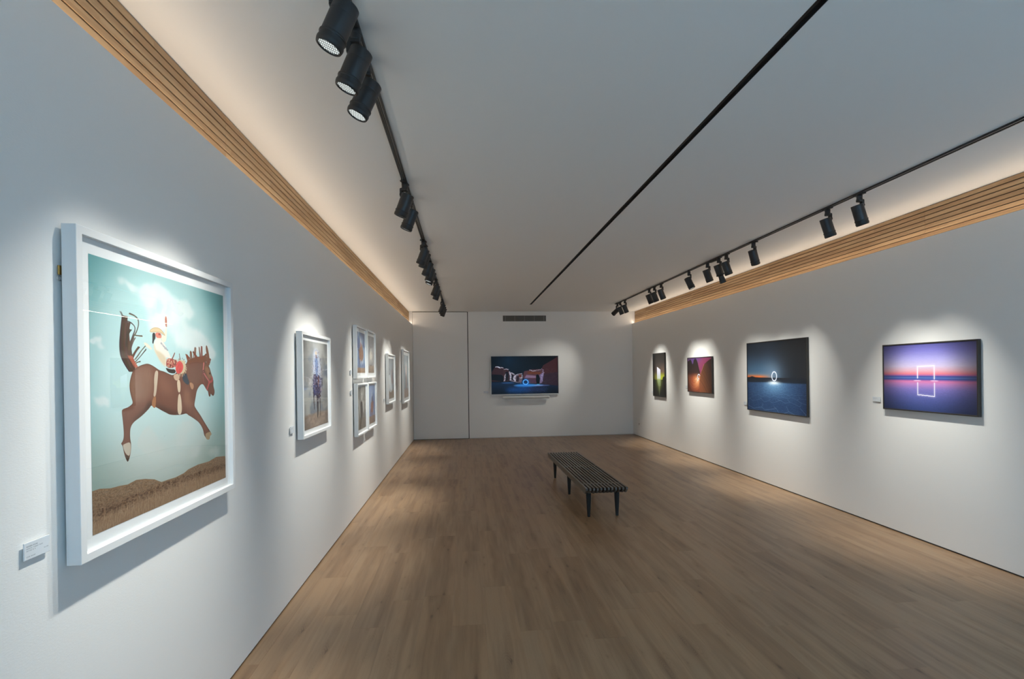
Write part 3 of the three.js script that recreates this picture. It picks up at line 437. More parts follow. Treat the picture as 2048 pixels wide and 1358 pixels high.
    g.beginPath(); for (const [x, y] of [[352, 309], [651, 377], [660, 760], [455, 765], [352, 600]]) g.lineTo(x / 1000 * w, y / 1000 * h); g.closePath(); g.fillStyle = gr; g.fill();
    for (let i = 0; i < 120; i++) { g.fillStyle = rgb(R() < 0.5 ? [190, 200, 210] : [60, 80, 40], 0.35); g.fillRect((0.3 + 0.42 * R()) * w, (0.64 + 0.13 * R()) * h, 4 + 10 * R(), 2); }
    g.fillStyle = rgb([190, 198, 170], 0.3); g.beginPath(); g.moveTo(0.47 * w, 0.76 * h); g.lineTo(0.6 * w, 0.76 * h); g.lineTo(0.56 * w, 0.99 * h); g.lineTo(0.52 * w, 0.99 * h); g.fill();
    g.fillStyle = rgb([34, 32, 27]); g.beginPath(); g.moveTo(w, 0.525 * h); let x = 0.97, y = 0.535; while (x > 0.84) { g.lineTo(x * w, y * h); x -= 0.012 + 0.01 * R(); y += (R() - 0.35) * 0.022; } g.lineTo(0.80 * w, 0.62 * h); g.lineTo(0.88 * w, 0.68 * h); g.lineTo(0.80 * w, 0.78 * h); g.lineTo(0.57 * w, 0.99 * h); g.lineTo(0.55 * w, h); g.lineTo(w, h); g.closePath(); g.fill(); }); },
  canyon() { const w = 768, h = 512; return canvas(w, h, (g) => { const R = rng(67);
    const sk = g.createLinearGradient(0, 0, 0.2 * w, 0.5 * h); sk.addColorStop(0, rgb([96, 62, 104])); sk.addColorStop(0.5, rgb([86, 58, 118])); sk.addColorStop(1, rgb([122, 52, 84])); g.fillStyle = sk; g.fillRect(0, 0, w, h);
    const P = (a) => { g.beginPath(); for (let i = 0; i < a.length; i += 2) g.lineTo(a[i] / 1000 * w, a[i + 1] / 1000 * h); g.closePath(); };
    const lf = g.createRadialGradient(0.42 * w, 0.64 * h, 10, 0.36 * w, 0.66 * h, 0.5 * w); lf.addColorStop(0, rgb([246, 206, 168])); lf.addColorStop(0.14, rgb([216, 138, 88])); lf.addColorStop(0.4, rgb([150, 70, 42])); lf.addColorStop(0.75, rgb([70, 36, 28])); lf.addColorStop(1, rgb([40, 26, 24]));
    P([0, 90, 60, 80, 99, 34, 140, 50, 181, 102, 215, 180, 240, 170, 278, 49, 342, 13, 405, 53, 452, 162, 480, 260, 499, 324, 538, 431, 560, 520, 520, 1000, 0, 1000]); g.fillStyle = lf; g.fill();
    const dk = g.createLinearGradient(0, 0, 0, 0.6 * h); dk.addColorStop(0, rgb([34, 28, 28], 1)); dk.addColorStop(0.7, rgb([44, 30, 28], 0.95)); dk.addColorStop(1, rgb([70, 36, 28], 0)); P([0, 90, 60, 80, 99, 34, 140, 50, 181, 102, 215, 180, 240, 170, 278, 49, 342, 13, 405, 53, 452, 162, 480, 260, 499, 324, 538, 431, 540, 500, 470, 560, 400, 600, 0, 560]); g.fillStyle = dk; g.fill();
    g.save(); P([0, 480, 430, 560, 520, 700, 540, 1000, 0, 1000]); g.clip(); for (let i = 0; i < 80; i++) { g.strokeStyle = rgb(R() < 0.5 ? [238, 186, 140] : [96, 44, 28], 0.28); g.lineWidth = 1.5 + 3 * R(); g.beginPath(); g.ellipse((0.30 + 0.05 * R()) * w, (0.42 + 0.05 * R()) * h, (0.04 + 0.5 * i / 80) * w, (0.12 + 0.75 * i / 80) * h, 0.5, 0.1, 2.6); g.stroke(); } g.restore();
    const rf = g.createLinearGradient(0.5 * w, 0.7 * h, w, 0.3 * h); rf.addColorStop(0, rgb([150, 86, 56])); rf.addColorStop(0.3, rgb([136, 80, 46])); rf.addColorStop(1, rgb([84, 48, 32])); P([553, 485, 637, 314, 655, 260, 713, 187, 760, 160, 832, 116, 1000, 36, 1000, 1000, 520, 1000, 500, 760]); g.fillStyle = rf; g.fill();
    g.save(); P([553, 485, 637, 314, 655, 260, 713, 187, 760, 160, 832, 116, 1000, 36, 1000, 1000, 520, 1000, 500, 760]); g.clip(); for (let i = 0; i < 90; i++) { const y = -0.4 + 1.6 * i / 90; g.strokeStyle = rgb(R() < 0.55 ? [60, 32, 24] : [186, 118, 72], 0.35); g.lineWidth = 1.5 + 4 * R(); g.beginPath(); g.moveTo(0.5 * w, (y + 0.15) * h); g.quadraticCurveTo(0.7 * w, (y + 0.3) * h, w, (y + 0.85) * h); g.stroke(); } const sh = g.createLinearGradient(0.55 * w, h, w, 0.6 * h); sh.addColorStop(0, rgb([60, 36, 28], 0.1)); sh.addColorStop(1, rgb([30, 20, 18], 0.6)); g.fillStyle = sh; g.fillRect(0, 0, w, h); g.restore();
    g.strokeStyle = rgb([232, 150, 96], 0.8); g.lineWidth = 4; g.beginPath(); g.moveTo(0.55 * w, 0.48 * h); g.lineTo(0.64 * w, 0.31 * h); g.lineTo(0.71 * w, 0.19 * h); g.stroke();
    for (const [lw, col, a] of [[26, [70, 100, 150], 0.4], [11, [230, 240, 255], 1]]) { g.save(); if (lw > 20) g.filter = 'blur(9px)'; g.strokeStyle = rgb(col, a); g.lineWidth = lw; g.beginPath(); g.ellipse(0.485 * w, 0.55 * h, 0.048 * w, 0.068 * h, 0.15, 1.1, 5.9); g.stroke(); g.restore(); }
    g.save(); g.filter = 'blur(5px)'; g.fillStyle = rgb([255, 232, 210], 0.9); g.beginPath(); g.ellipse(0.44 * w, 0.65 * h, 30, 8, 0.2, 0, 7); g.fill(); g.restore(); }); },
  saltflat() { const w = 1024, h = 740; return canvas(w, h, (g) => { const im = g.createImageData(w, h), hz = 0.512;
    for (let y = 0; y < h; y++) for (let x = 0; x < w; x++) { const u = x / w, v = y / h; let s;
      if (v < hz) { const t = v / hz; s = mix3([30, 40, 54], [70, 102, 132], smooth(0.15, 0.92, t) * smooth(0.95, 0.1, u)); s = mix3(s, [28, 30, 34], smooth(0.30, 0.85, u) * (1 - 0.5 * t)); const glow = Math.exp(-Math.pow((u - 0.47) / 0.16, 2) - Math.pow((v - 0.46) / 0.17, 2)); s = mix3(s, [120, 144, 168], 0.55 * glow);
        const warm = smooth(0.11, 0.0, hz - v) * smooth(0.62, 0.1, u); s = mix3(s, [150, 150, 146], 0.6 * warm); s = mix3(s, [230, 112, 52], Math.pow(smooth(0.062, 0.0, hz - v - 0.002), 1.2) * smooth(0.5, 0.2, u)); s = mix3(s, [40, 40, 44], smooth(0.72, 1, u) * 0.5); }
      else { const t = (v - hz) / (1 - hz), e = hz + 0.066 + 0.02 * Math.abs(u - 0.45); s = [26, 34, 46]; const near = smooth(e - 0.018, e + 0.016, v); const spot = Math.exp(-Math.pow((u - 0.49) / (0.14 + 0.25 * t), 2)); s = mix3(s, mix3([40, 68, 108], [104, 150, 190], spot * smooth(0.75, 0.1, t)), near); s = mix3(s, [236, 246, 255], Math.exp(-Math.pow((u - 0.49) / 0.09, 2) - Math.pow((v - 0.585) / 0.028, 2)));
        s = mix3(s, [26, 44, 78], near * smooth(0.35, 0.56, Math.abs(u - 0.47)) * 0.6); const n = fbm(u * 60, v * v * 120, 3) - 0.5; s = [s[0] + 26 * n * near, s[1] + 30 * n * near, s[2] + 32 * n * near]; }
      const i = (y * w + x) * 4; im.data[i] = clamp(s[0], 0, 255); im.data[i + 1] = clamp(s[1], 0, 255); im.data[i + 2] = clamp(s[2], 0, 255); im.data[i + 3] = 255; }
    g.putImageData(im, 0, 0); const R = rng(71);
    g.fillStyle = rgb([30, 32, 40]); g.beginPath(); g.moveTo(0, 0.512 * h); g.lineTo(0, 0.51 * h); g.lineTo(0.05 * w, 0.505 * h); g.lineTo(0.09 * w, 0.494 * h); g.lineTo(0.11 * w, 0.498 * h); g.lineTo(0.15 * w, 0.508 * h); g.lineTo(0.28 * w, 0.515 * h); g.lineTo(w, 0.52 * h); g.lineTo(w, 0.53 * h); g.lineTo(0, 0.53 * h); g.fill();
    // polygons of salt crust: the edges of a jittered honeycomb on the ground, in perspective
    const pt = (X, Z) => [(0.49 + X / Z * 0.55) * w, (0.545 + 0.47 / Z) * h], J = (a, b) => [(hash2(a * 3 + 11, b * 5 + 2) - 0.5) * 0.17, (hash2(a * 7 + 1, b * 3 + 9) - 0.5) * 0.17];
    for (let r = 0; r < 44; r++) for (let q = -26; q < 27; q++) { const node = (i, jx, jz) => { const [a, b] = J(Math.round(jx * 4), Math.round(jz * 4)); return pt(jx * 0.30 + a, 1.0 + jz * 0.30 + b); };
      const cx = q * 1.732 + (r % 2) * 0.866, cz = r * 1.5, A = node(0, cx, cz + 0.5), B = node(1, cx + 0.866, cz), C = node(2, cx, cz + 1.5 - 0.0), D = node(3, cx - 0.866, cz); const dep = 1 + cz * 0.30, a = clamp(0.75 / Math.pow(dep, 0.45)); g.strokeStyle = rgb([158, 184, 208], a * 0.6); g.lineWidth = Math.max(0.5, 4.2 / dep);
      if (A[1] < 0.585 * h) continue; g.beginPath(); g.moveTo(...A); g.lineTo(...B); g.moveTo(...A); g.lineTo(...D); g.moveTo(...A); g.lineTo(...node(4, cx, cz + 1.0)); g.stroke(); }
    for (const [lw, col, a] of [[26, [150, 180, 220], 0.35], [9, [238, 242, 255], 1]]) { g.save(); if (lw > 20) g.filter = 'blur(9px)'; g.strokeStyle = rgb(col, a); g.lineWidth = lw; g.beginPath(); g.ellipse(0.499 * w, 0.492 * h, 0.041 * w, 0.068 * h * 0.93, 0, 0, 7); g.stroke(); g.restore(); } }); },
  violet() { const w = 960, h = 630; return canvas(w, h, (g) => { const im = g.createImageData(w, h);
    const ramp = [[0, [92, 90, 160]], [0.10, [120, 116, 190]], [0.22, [164, 158, 214]], [0.33, [200, 186, 216]], [0.40, [214, 164, 178]], [0.445, [222, 120, 134]], [0.468, [176, 100, 160]], [0.48, [78, 78, 150]], [0.505, [62, 90, 160]], [0.53, [70, 80, 156]], [0.542, [150, 96, 160]], [0.56, [206, 118, 166]], [0.60, [178, 124, 184]], [0.68, [122, 112, 182]], [0.8, [88, 94, 160]], [1, [56, 74, 132]]];
    for (let y = 0; y < h; y++) for (let x = 0; x < w; x++) { const u = x / w, v = y / h; let k = 0; while (k < ramp.length - 2 && v > ramp[k + 1][0]) k++; let s = mix3(ramp[k][1], ramp[k + 1][1], clamp((v - ramp[k][0]) / (ramp[k + 1][0] - ramp[k][0]))); const d = Math.hypot((u - 0.47) * 1.0, (v - 0.42) * 0.55), vg = 1.06 - 0.55 * smooth(0.18, 0.62, d); const n = 1 + 0.05 * (fbm(u * 30, v * 180, 3) - 0.5) + (v > 0.66 ? 0.10 * (noise(u * 160, v * 260) - 0.5) : 0); if (Math.abs(v - 0.507) < 0.004) s = mix3(s, [150, 170, 214], 0.45);
      const i = (y * w + x) * 4; for (let c = 0; c < 3; c++) im.data[i + c] = clamp(s[c] * vg * n, 0, 255); im.data[i + 3] = 255; }
    g.putImageData(im, 0, 0); const R = rng(73);
    const L = (pts, lw) => { for (const [k, a, b] of [[3.2, 0.28, 6], [1, 1, 0]]) { g.save(); if (b) g.filter = `blur(${b}px)`; g.strokeStyle = rgb([244, 240, 255], a); g.lineWidth = lw * k; g.lineJoin = 'miter'; g.beginPath(); pts.forEach(([x, y]) => g.lineTo(x * w, y * h)); g.stroke(); g.restore(); } };
    L([[0.407, 0.516], [0.407, 0.337], [0.589, 0.327], [0.589, 0.527]], 8); const bottom = []; for (let i = 0; i <= 30; i++) bottom.push([0.408 + 0.182 * i / 30, 0.761 + 0.016 * i / 30 + (R() - 0.5) * 0.008]); L([[0.408, 0.575], ...bottom, [0.59, 0.573]], 7);
    for (const x of [0.404, 0.589]) { g.save(); g.filter = 'blur(3px)'; g.fillStyle = rgb([255, 226, 244], 0.95); g.beginPath(); g.ellipse(x * w, 0.548 * h, 42, 4, 0, 0, 7); g.fill(); g.restore(); } }); },
  nightCanyon() { const w = 1024, h = 576; return canvas(w, h, (g) => { const R = rng(79); const X = (x) => (x - 245) / 1530 * w, Y = (y, x = 1000) => (y - (205 - 22 * (x - 245) / 1530)) / 858 * h;
    g.fillStyle = rgb([5, 7, 11]); g.fillRect(0, 0, w, h);
    const sg = g.createRadialGradient(0.25 * w, 0.1 * h, 10, 0.3 * w, 0.2 * h, 0.45 * w); sg.addColorStop(0, rgb([12, 30, 48])); sg.addColorStop(1, rgb([5, 7, 11], 0)); g.fillStyle = sg; g.fillRect(0, 0, w, h);
    for (let i = 0; i < 700; i++) { g.fillStyle = rgb([90, 130, 160], 0.15 + 0.4 * R() * R()); const s = R() < 0.05 ? 2.4 : 1.3; g.fillRect(R() * w, R() * 0.55 * h, s, s); }
    const P = (pts, col, blur) => { g.save(); if (blur) g.filter = `blur(${blur}px)`; g.beginPath(); for (let i = 0; i < pts.length; i += 2) g.lineTo(X(pts[i]), Y(pts[i + 1], pts[i])); g.closePath(); g.fillStyle = rgb(col); g.fill(); g.restore(); };
    P([255, 560, 340, 430, 430, 440, 520, 450, 560, 500, 560, 770, 255, 770], [52, 30, 32]); P([255, 610, 480, 620, 520, 660, 520, 775, 255, 740], [10, 10, 14]); P([520, 500, 590, 470, 650, 520, 655, 620, 640, 760, 520, 775], [60, 36, 36]); P([560, 560, 620, 540, 640, 620, 620, 740, 570, 760], [20, 14, 18]);
    P([650, 545, 770, 600, 790, 620, 940, 585, 955, 690, 930, 800, 800, 790, 660, 750], [96, 82, 92]); P([700, 610, 750, 620, 745, 750, 690, 720], [24, 18, 24]); P([820, 650, 880, 640, 880, 700, 860, 780, 800, 770], [40, 26, 30]); P([860, 600, 930, 600, 925, 680, 880, 690], [92, 50, 40]);
    P([985, 560, 1000, 535, 1090, 520, 1130, 500, 1390, 490, 1440, 540, 1440, 820, 1100, 810, 960, 680], [78, 46, 50]); P([1080, 540, 1370, 560, 1380, 600, 1060, 600], [96, 50, 26], 3); P([1040, 620, 1260, 640, 1260, 690, 1000, 690], [126, 100, 126], 5); P([1100, 700, 1280, 720, 1260, 800, 1120, 790], [70, 44, 62], 4);
    P([1390, 480, 1430, 400, 1640, 280, 1760, 200, 1760, 560, 1480, 620, 1420, 600], [58, 28, 30]); P([1420, 600, 1760, 550, 1760, 880, 1560, 860, 1360, 820], [44, 28, 38]); P([1340, 620, 1420, 560, 1440, 620, 1400, 800, 1340, 820], [112, 98, 132], 4); P([1265, 620, 1300, 605, 1335, 640, 1355, 700, 1340, 815, 1275, 820, 1260, 740], [6, 6, 9]);
    g.save(); g.beginPath(); g.rect(0, Y(400), w, Y(830) - Y(400)); g.clip(); for (let i = 0; i < 900; i++) { const x = 960 + 800 * R(), y = 470 + 350 * R(), q = R(); g.fillStyle = rgb(q < 0.4 ? [30, 16, 20] : q < 0.75 ? [124, 74, 74] : [150, 130, 160], 0.18); if (!(x > 1260 && x < 1355 && y > 610) && y > 620 - (x - 960) * 0.35 - 80) g.fillRect(X(x), Y(y, x), 10 + 26 * R(), 1.6); } g.restore();
    const W = (pts, lw, a = 0.9, col = [206, 208, 226]) => { for (let k = 0; k + 3 < pts.length; k += 2) for (let t = 0; t < 9; t++) { const x = mix(pts[k], pts[k + 2], t / 9) + (R() - 0.5) * lw, y = mix(pts[k + 1], pts[k + 3], t / 9) + (R() - 0.5) * lw * 0.7; g.fillStyle = rgb(col, a * (0.35 + 0.6 * R())); g.beginPath(); g.ellipse(X(x), Y(y, x), lw * 0.33, lw * 0.26, 0, 0, 7); g.fill(); } };
    W([345, 440, 400, 440, 440, 460, 520, 455], 22); W([540, 500, 590, 490, 640, 500], 20, 0.6); W([560, 600, 560, 680, 540, 770], 22); W([660, 560, 690, 650, 680, 740], 26); W([690, 570, 770, 610], 20); W([780, 640, 760, 700, 790, 750], 34, 0.7); W([800, 620, 860, 600, 940, 595, 945, 690, 870, 690], 16); W([1110, 505, 1190, 530, 1260, 520, 1390, 495], 20, 0.65); W([1400, 480, 1440, 560, 1400, 640, 1410, 780], 26, 0.5, [190, 180, 224]); W([680, 755, 800, 780, 930, 820], 14, 0.6, [180, 190, 230]);
    const fl = g.createLinearGradient(0, Y(760), 0, h); fl.addColorStop(0, rgb([34, 60, 100], 0.0)); fl.addColorStop(0.15, rgb([16, 34, 60], 0.95)); fl.addColorStop(1, rgb([4, 8, 16], 1)); g.fillStyle = fl; g.beginPath(); g.moveTo(0, Y(770)); g.lineTo(X(520), Y(780)); g.lineTo(X(700), Y(770)); g.lineTo(X(930), Y(830)); g.lineTo(X(1400), Y(830)); g.lineTo(w, Y(880)); g.lineTo(w, h); g.lineTo(0, h); g.fill();
    const glow = (x, y, rx, ry, col, a, b) => { g.save(); g.filter = `blur(${b}px)`; g.fillStyle = rgb(col, a); g.beginPath(); g.ellipse(X(x), Y(y), rx, ry, 0, 0, 7); g.fill(); g.restore(); };
    glow(620, 795, 100, 7, [70, 120, 190], 0.8, 8); glow(1090, 860, 230, 13, [120, 180, 250], 0.95, 8); glow(1020, 860, 150, 24, [40, 130, 220], 0.8, 16); glow(850, 960, 200, 46, [16, 70, 140], 0.7, 26); glow(1310, 840, 26, 5, [80, 200, 240], 0.9, 4); glow(1400, 865, 120, 6, [150, 150, 220], 0.7, 6); glow(1250, 960, 180, 40, [40, 50, 100], 0.5, 22);
    for (let i = 0; i < 420; i++) { const y = 870 + 180 * R(), x = 620 + 900 * R(); g.fillStyle = rgb(R() < 0.6 ? [70, 130, 210] : R() < 0.5 ? [6, 10, 20] : [140, 110, 170], 0.3); g.fillRect(X(x), Y(y), 4 + 10 * R(), 2); }
    for (const [lw, col, a, b] of [[40, [20, 110, 220], 0.5, 14], [15, [50, 150, 250], 1, 2], [5, [130, 205, 255], 1, 0]]) { g.save(); if (b) g.filter = `blur(${b}px)`; g.strokeStyle = rgb(col, a); g.lineWidth = lw; g.beginPath(); g.ellipse(X(1023), Y(785), 38, 36, 0, 0, 7); g.stroke(); g.restore(); } }); },
};

// ================================================================ PICTURES
// A picture hangs flat on a wall: local x runs along the wall, local z points into the room, the origin is the middle of its lower edge on the wall.
function onWall(side, a, y) { return side === 'left' ? [[XL, y, a], Math.PI / 2] : side === 'right' ? [[XR, y, a], -Math.PI / 2] : [[a, y, ZB], 0]; }
function frameShape(w, h, f, depth, bevel = 0.0012) {
  const s = new THREE.Shape([new THREE.Vector2(-w / 2, 0), new THREE.Vector2(w / 2, 0), new THREE.Vector2(w / 2, h), new THREE.Vector2(-w / 2, h)]);
  s.holes.push(new THREE.Path([new THREE.Vector2(-w / 2 + f, f), new THREE.Vector2(-w / 2 + f, h - f), new THREE.Vector2(w / 2 - f, h - f), new THREE.Vector2(w / 2 - f, f)]));
  const g = new THREE.ExtrudeGeometry(s, { depth: depth - 2 * bevel, bevelEnabled: true, bevelSize: bevel, bevelThickness: bevel, bevelSegments: 1, bevelOffset: -bevel }); g.translate(0, 0, bevel); return g;
}
const printMaterial = (c, rough = 0.55, k = 1) => std({ map: canvasTexture(c), roughness: rough, color: lin(k, k, k) });
function picture(side, zs, ys, o) {
  const w = Math.abs(zs[1] - zs[0]), h = ys[1] - ys[0], [pos, turn] = onWall(side, (zs[0] + zs[1]) / 2, ys[0]);
  const p = thing('framed_picture', o.label, 'picture', pos, turn, o.group), gap = o.gap ?? 0.013, front = o.front ?? 0.057;
  part('frame', frameShape(w, h, o.face, front - gap), o.white ? M.whiteFrame : M.darkFrame, p, [0, 0, gap]);
  const rec = o.recess, zi = front - rec, iw = w - 2 * o.face + 0.001, ih = h - 2 * o.face + 0.001;
  part('backing_board', box(-iw / 2, iw / 2, o.face, h - o.face, gap + 0.002, zi - 0.004), M.card, p);
  const [pl, pr, pb, pt] = o.print;                               // margins of the printed area inside the outer edge
  const im = part('print', new THREE.PlaneGeometry(w - pl - pr, h - pb - pt), o.material, p, [(pl - pr) / 2, pb + (h - pb - pt) / 2, zi]);
  im.userData.label = o.printLabel;
  if (o.white) { part('mount', box(-iw / 2, iw / 2, o.face, h - o.face, zi - 0.004, zi - 0.0006), M.mat, p); part('glass', new THREE.PlaneGeometry(iw, ih), M.glass, p, [0, h / 2, zi + 0.003]); }
  for (const x of [-w * 0.3, w * 0.3]) part('wall_hook', box(x - 0.012, x + 0.012, h - 0.10, h - 0.06, 0, gap + 0.004), M.steel, p);
  if (o.hanger) {                                                 // brass strap hanger with its ring, peeping out behind the near edge
    const hg = new THREE.Group(); hg.name = 'strap_hanger'; hg.position.set(-w / 2 - 0.001, h - 0.155, 0.007); p.add(hg);
    part('strap', rbox(0.010, 0.030, 0.005, 0.001), M.brass, hg, [0.002, 0.008, 0]); const ring = new THREE.TorusGeometry(0.008, 0.0014, 6, 20); part('ring', ring, M.steel, hg, [0.000, -0.018, 0]);
  }
  return p;
}
const white = 'white box-framed pictures on the left wall', dark = 'dark box-framed photographs on the right wall';
picture('left', [-1.768, -2.868], [1.037, 2.115], { white: true, face: 0.027, recess: 0.017, print: [0.077, 0.073, 0.070, 0.077], material: printMaterial(paintBronco(), 0.6, 0.74), hanger: true, group: white,
  label: 'large white-framed print of a rider on a brown bucking horse against turquoise sky', printLabel: 'cowboy in cream shirt on a leaping brown horse' });
picture('left', [-4.02, -4.844], [1.141, 1.956], { white: true, face: 0.024, recess: 0.017, print: [0.085, 0.059, 0.057, 0.062], material: printMaterial(PAINT.grey()), group: white,
  label: 'white-framed print of a blue-clad rider on a dark horse against pale grey', printLabel: 'pale grey print of a blue and purple horse rider' });
picture('left', [-5.98, -6.596], [1.575, 2.181], { white: true, face: 0.019, recess: 0.017, print: [0.07, 0.055, 0.065, 0.065], material: printMaterial(PAINT.chestnut()), group: white,
  label: 'upper left of four small white-framed prints, chestnut horse under blue sky', printLabel: 'chestnut horse and rider under blue sky' });
picture('left', [-6.64, -7.22], [1.575, 2.181], { white: true, face: 0.019, recess: 0.017, print: [0.07, 0.055, 0.065, 0.065], material: printMaterial(PAINT.white()), group: white,
  label: 'upper right of four small white-framed prints, white horse under grey sky', printLabel: 'white horse under grey sky' });
picture('left', [-5.99, -6.605], [0.915, 1.517], { white: true, face: 0.019, recess: 0.017, print: [0.07, 0.055, 0.062, 0.045], material: printMaterial(PAINT.dark()), group: white,
  label: 'lower left of four small white-framed prints, dark horse on grey-brown ground', printLabel: 'dark horse on a grey ground' });
picture('left', [-6.65, -7.256], [0.918, 1.519], { white: true, face: 0.019, recess: 0.017, print: [0.07, 0.055, 0.062, 0.045], material: printMaterial(PAINT.bay()), group: white,
  label: 'lower right of four small white-framed prints, brown bucking horse under blue sky', printLabel: 'brown bucking horse under blue sky' });
picture('left', [-8.36, -9.169], [1.139, 1.946], { white: true, face: 0.022, recess: 0.017, print: [0.085, 0.09, 0.075, 0.075], material: printMaterial(PAINT.lasso()), group: white,
  label: 'white-framed print of a pale swirling lasso on grey, second picture from the door', printLabel: 'pale swirling shape over grey sky and brown earth' });
picture('left', [-10.40, -11.466], [1.028, 2.100], { white: true, face: 0.026, recess: 0.017, print: [0.10, 0.12, 0.10, 0.10], material: printMaterial(PAINT.standing()), group: white,
  label: 'white-framed print of an upright pinkish-brown figure on pale blue, nearest the door', printLabel: 'upright pink and brown figure before pale blue sky' });
const rightPicture = (zs, ys, paint, label, printLabel, rough = 0.45) => picture('right', zs, ys, { white: false, face: 0.0125, gap: 0.006, front: 0.036, recess: 0.005, print: [0.0125, 0.0125, 0.0125, 0.0125], material: printMaterial(paint, rough), group: dark, label, printLabel });
rightPicture([-11.205, -10.515], [1.043, 1.993], PAINT.monolith(), 'tall dark-framed photograph of a glowing white slab over green water', 'white slab of light reflected in green water');
rightPicture([-9.39, -8.414], [1.206, 1.848], PAINT.canyon(), 'dark-framed photograph of an orange canyon with a ring of light under purple sky', 'orange canyon with a small white ring of light');
rightPicture([-7.308, -5.945], [1.017, 2.007], PAINT.saltflat(), 'large dark-framed photograph of a white light ring over cracked blue salt flats', 'white ring of light over blue salt flats at dusk');
rightPicture([-4.782, -3.806], [1.206, 1.848], PAINT.violet(), 'dark-framed photograph of a square light outline reflected in violet and pink sea', 'square outline of light over a violet and pink sea');

// ---------------------------------------------------------------- caption cards beside the pictures
function caption(side, as, ys, label, text) {
  const w = Math.abs(as[1] - as[0]), h = ys[1] - ys[0], [pos, turn] = onWall(side, (as[0] + as[1]) / 2, ys[0]);
  const t = thing('caption_card', label, 'label', pos, turn, 'caption cards beside the pictures');
  part('spacer', box(-w * 0.36, w * 0.36, h * 0.16, h * 0.84, 0, 0.0072), M.card, t);
  part('card', rbox(w, h, 0.003, 0.0008, 1), M.card, t, [0, h / 2, 0.0086]);
  const c = canvas(448, Math.round(448 * h / w), (g, W, Hh) => { g.fillStyle = 'rgb(222,226,230)'; g.fillRect(0, 0, W, Hh); g.fillStyle = 'rgb(92,100,106)';
    if (text) { g.font = 'bold 22px monospace'; g.fillText(text[0], 34, Hh * 0.27); g.font = '22px monospace'; g.fillText(text[1], 34, Hh * 0.40); g.fillText(text[2], 34, Hh * 0.53); g.textAlign = 'right'; g.fillText(text[3], W - 26, Hh * 0.68); g.textAlign = 'left'; g.fillText(text[4], 34, Hh * 0.88); }
    else { g.fillStyle = 'rgb(150,154,158)'; for (const [y, x1, t0] of [[0.24, 0.56, 7], [0.36, 0.70, 4], [0.48, 0.46, 4]]) g.fillRect(34, Hh * y, W * x1 - 34, t0); g.fillRect(34, Hh * 0.82, W * 0.34, 4); g.fillRect(W * 0.78, Hh * 0.66, W * 0.15, 4); } });
  part('lettering', new THREE.PlaneGeometry(w * 0.985, h * 0.97), std({ map: canvasTexture(c), roughness: 0.7 }), t, [0, h / 2, 0.01025]);
}
caption('left', [-1.617, -1.709], [1.106, 1.156], 'white caption card with grey lettering below left of the large bucking-horse print', ['FEATHERS RISING', 'ARCHIVAL PIGMENT PRINT', 'EDITION OF 8', '$3,500', 'STEVE WRIGHT']);
caption('left', [-3.875, -3.955], [1.202, 1.253], 'small white caption card left of the grey print with the blue-clad rider');
caption('left', [-5.85, -5.927], [1.622, 1.672], 'upper of two white caption cards left of the four small horse prints');
caption('left', [-5.848, -5.926], [1.398, 1.448], 'lower of two white caption cards left of the four small horse prints');
caption('left', [-8.19, -8.275], [1.192, 1.240], 'tiny white caption card left of the print with the swirling lasso');
caption('left', [-10.21, -10.295], [1.060, 1.108], 'tiny white caption card left of the picture nearest the door');
caption('right', [-4.945, -4.842], [1.272, 1.322], 'white caption card left of the violet sea photograph');
caption('right', [-7.45, -7.364], [1.080, 1.130], 'white caption card low left of the salt flats photograph');
caption('right', [-9.53, -9.453], [1.271, 1.321], 'small white caption card left of the orange canyon photograph');
caption('right', [-11.35, -11.275], [1.103, 1.148], 'small white caption card left of the green water photograph');
caption('back', [0.432, 0.543], [1.108, 1.160], 'white caption card on the far wall left of the television');

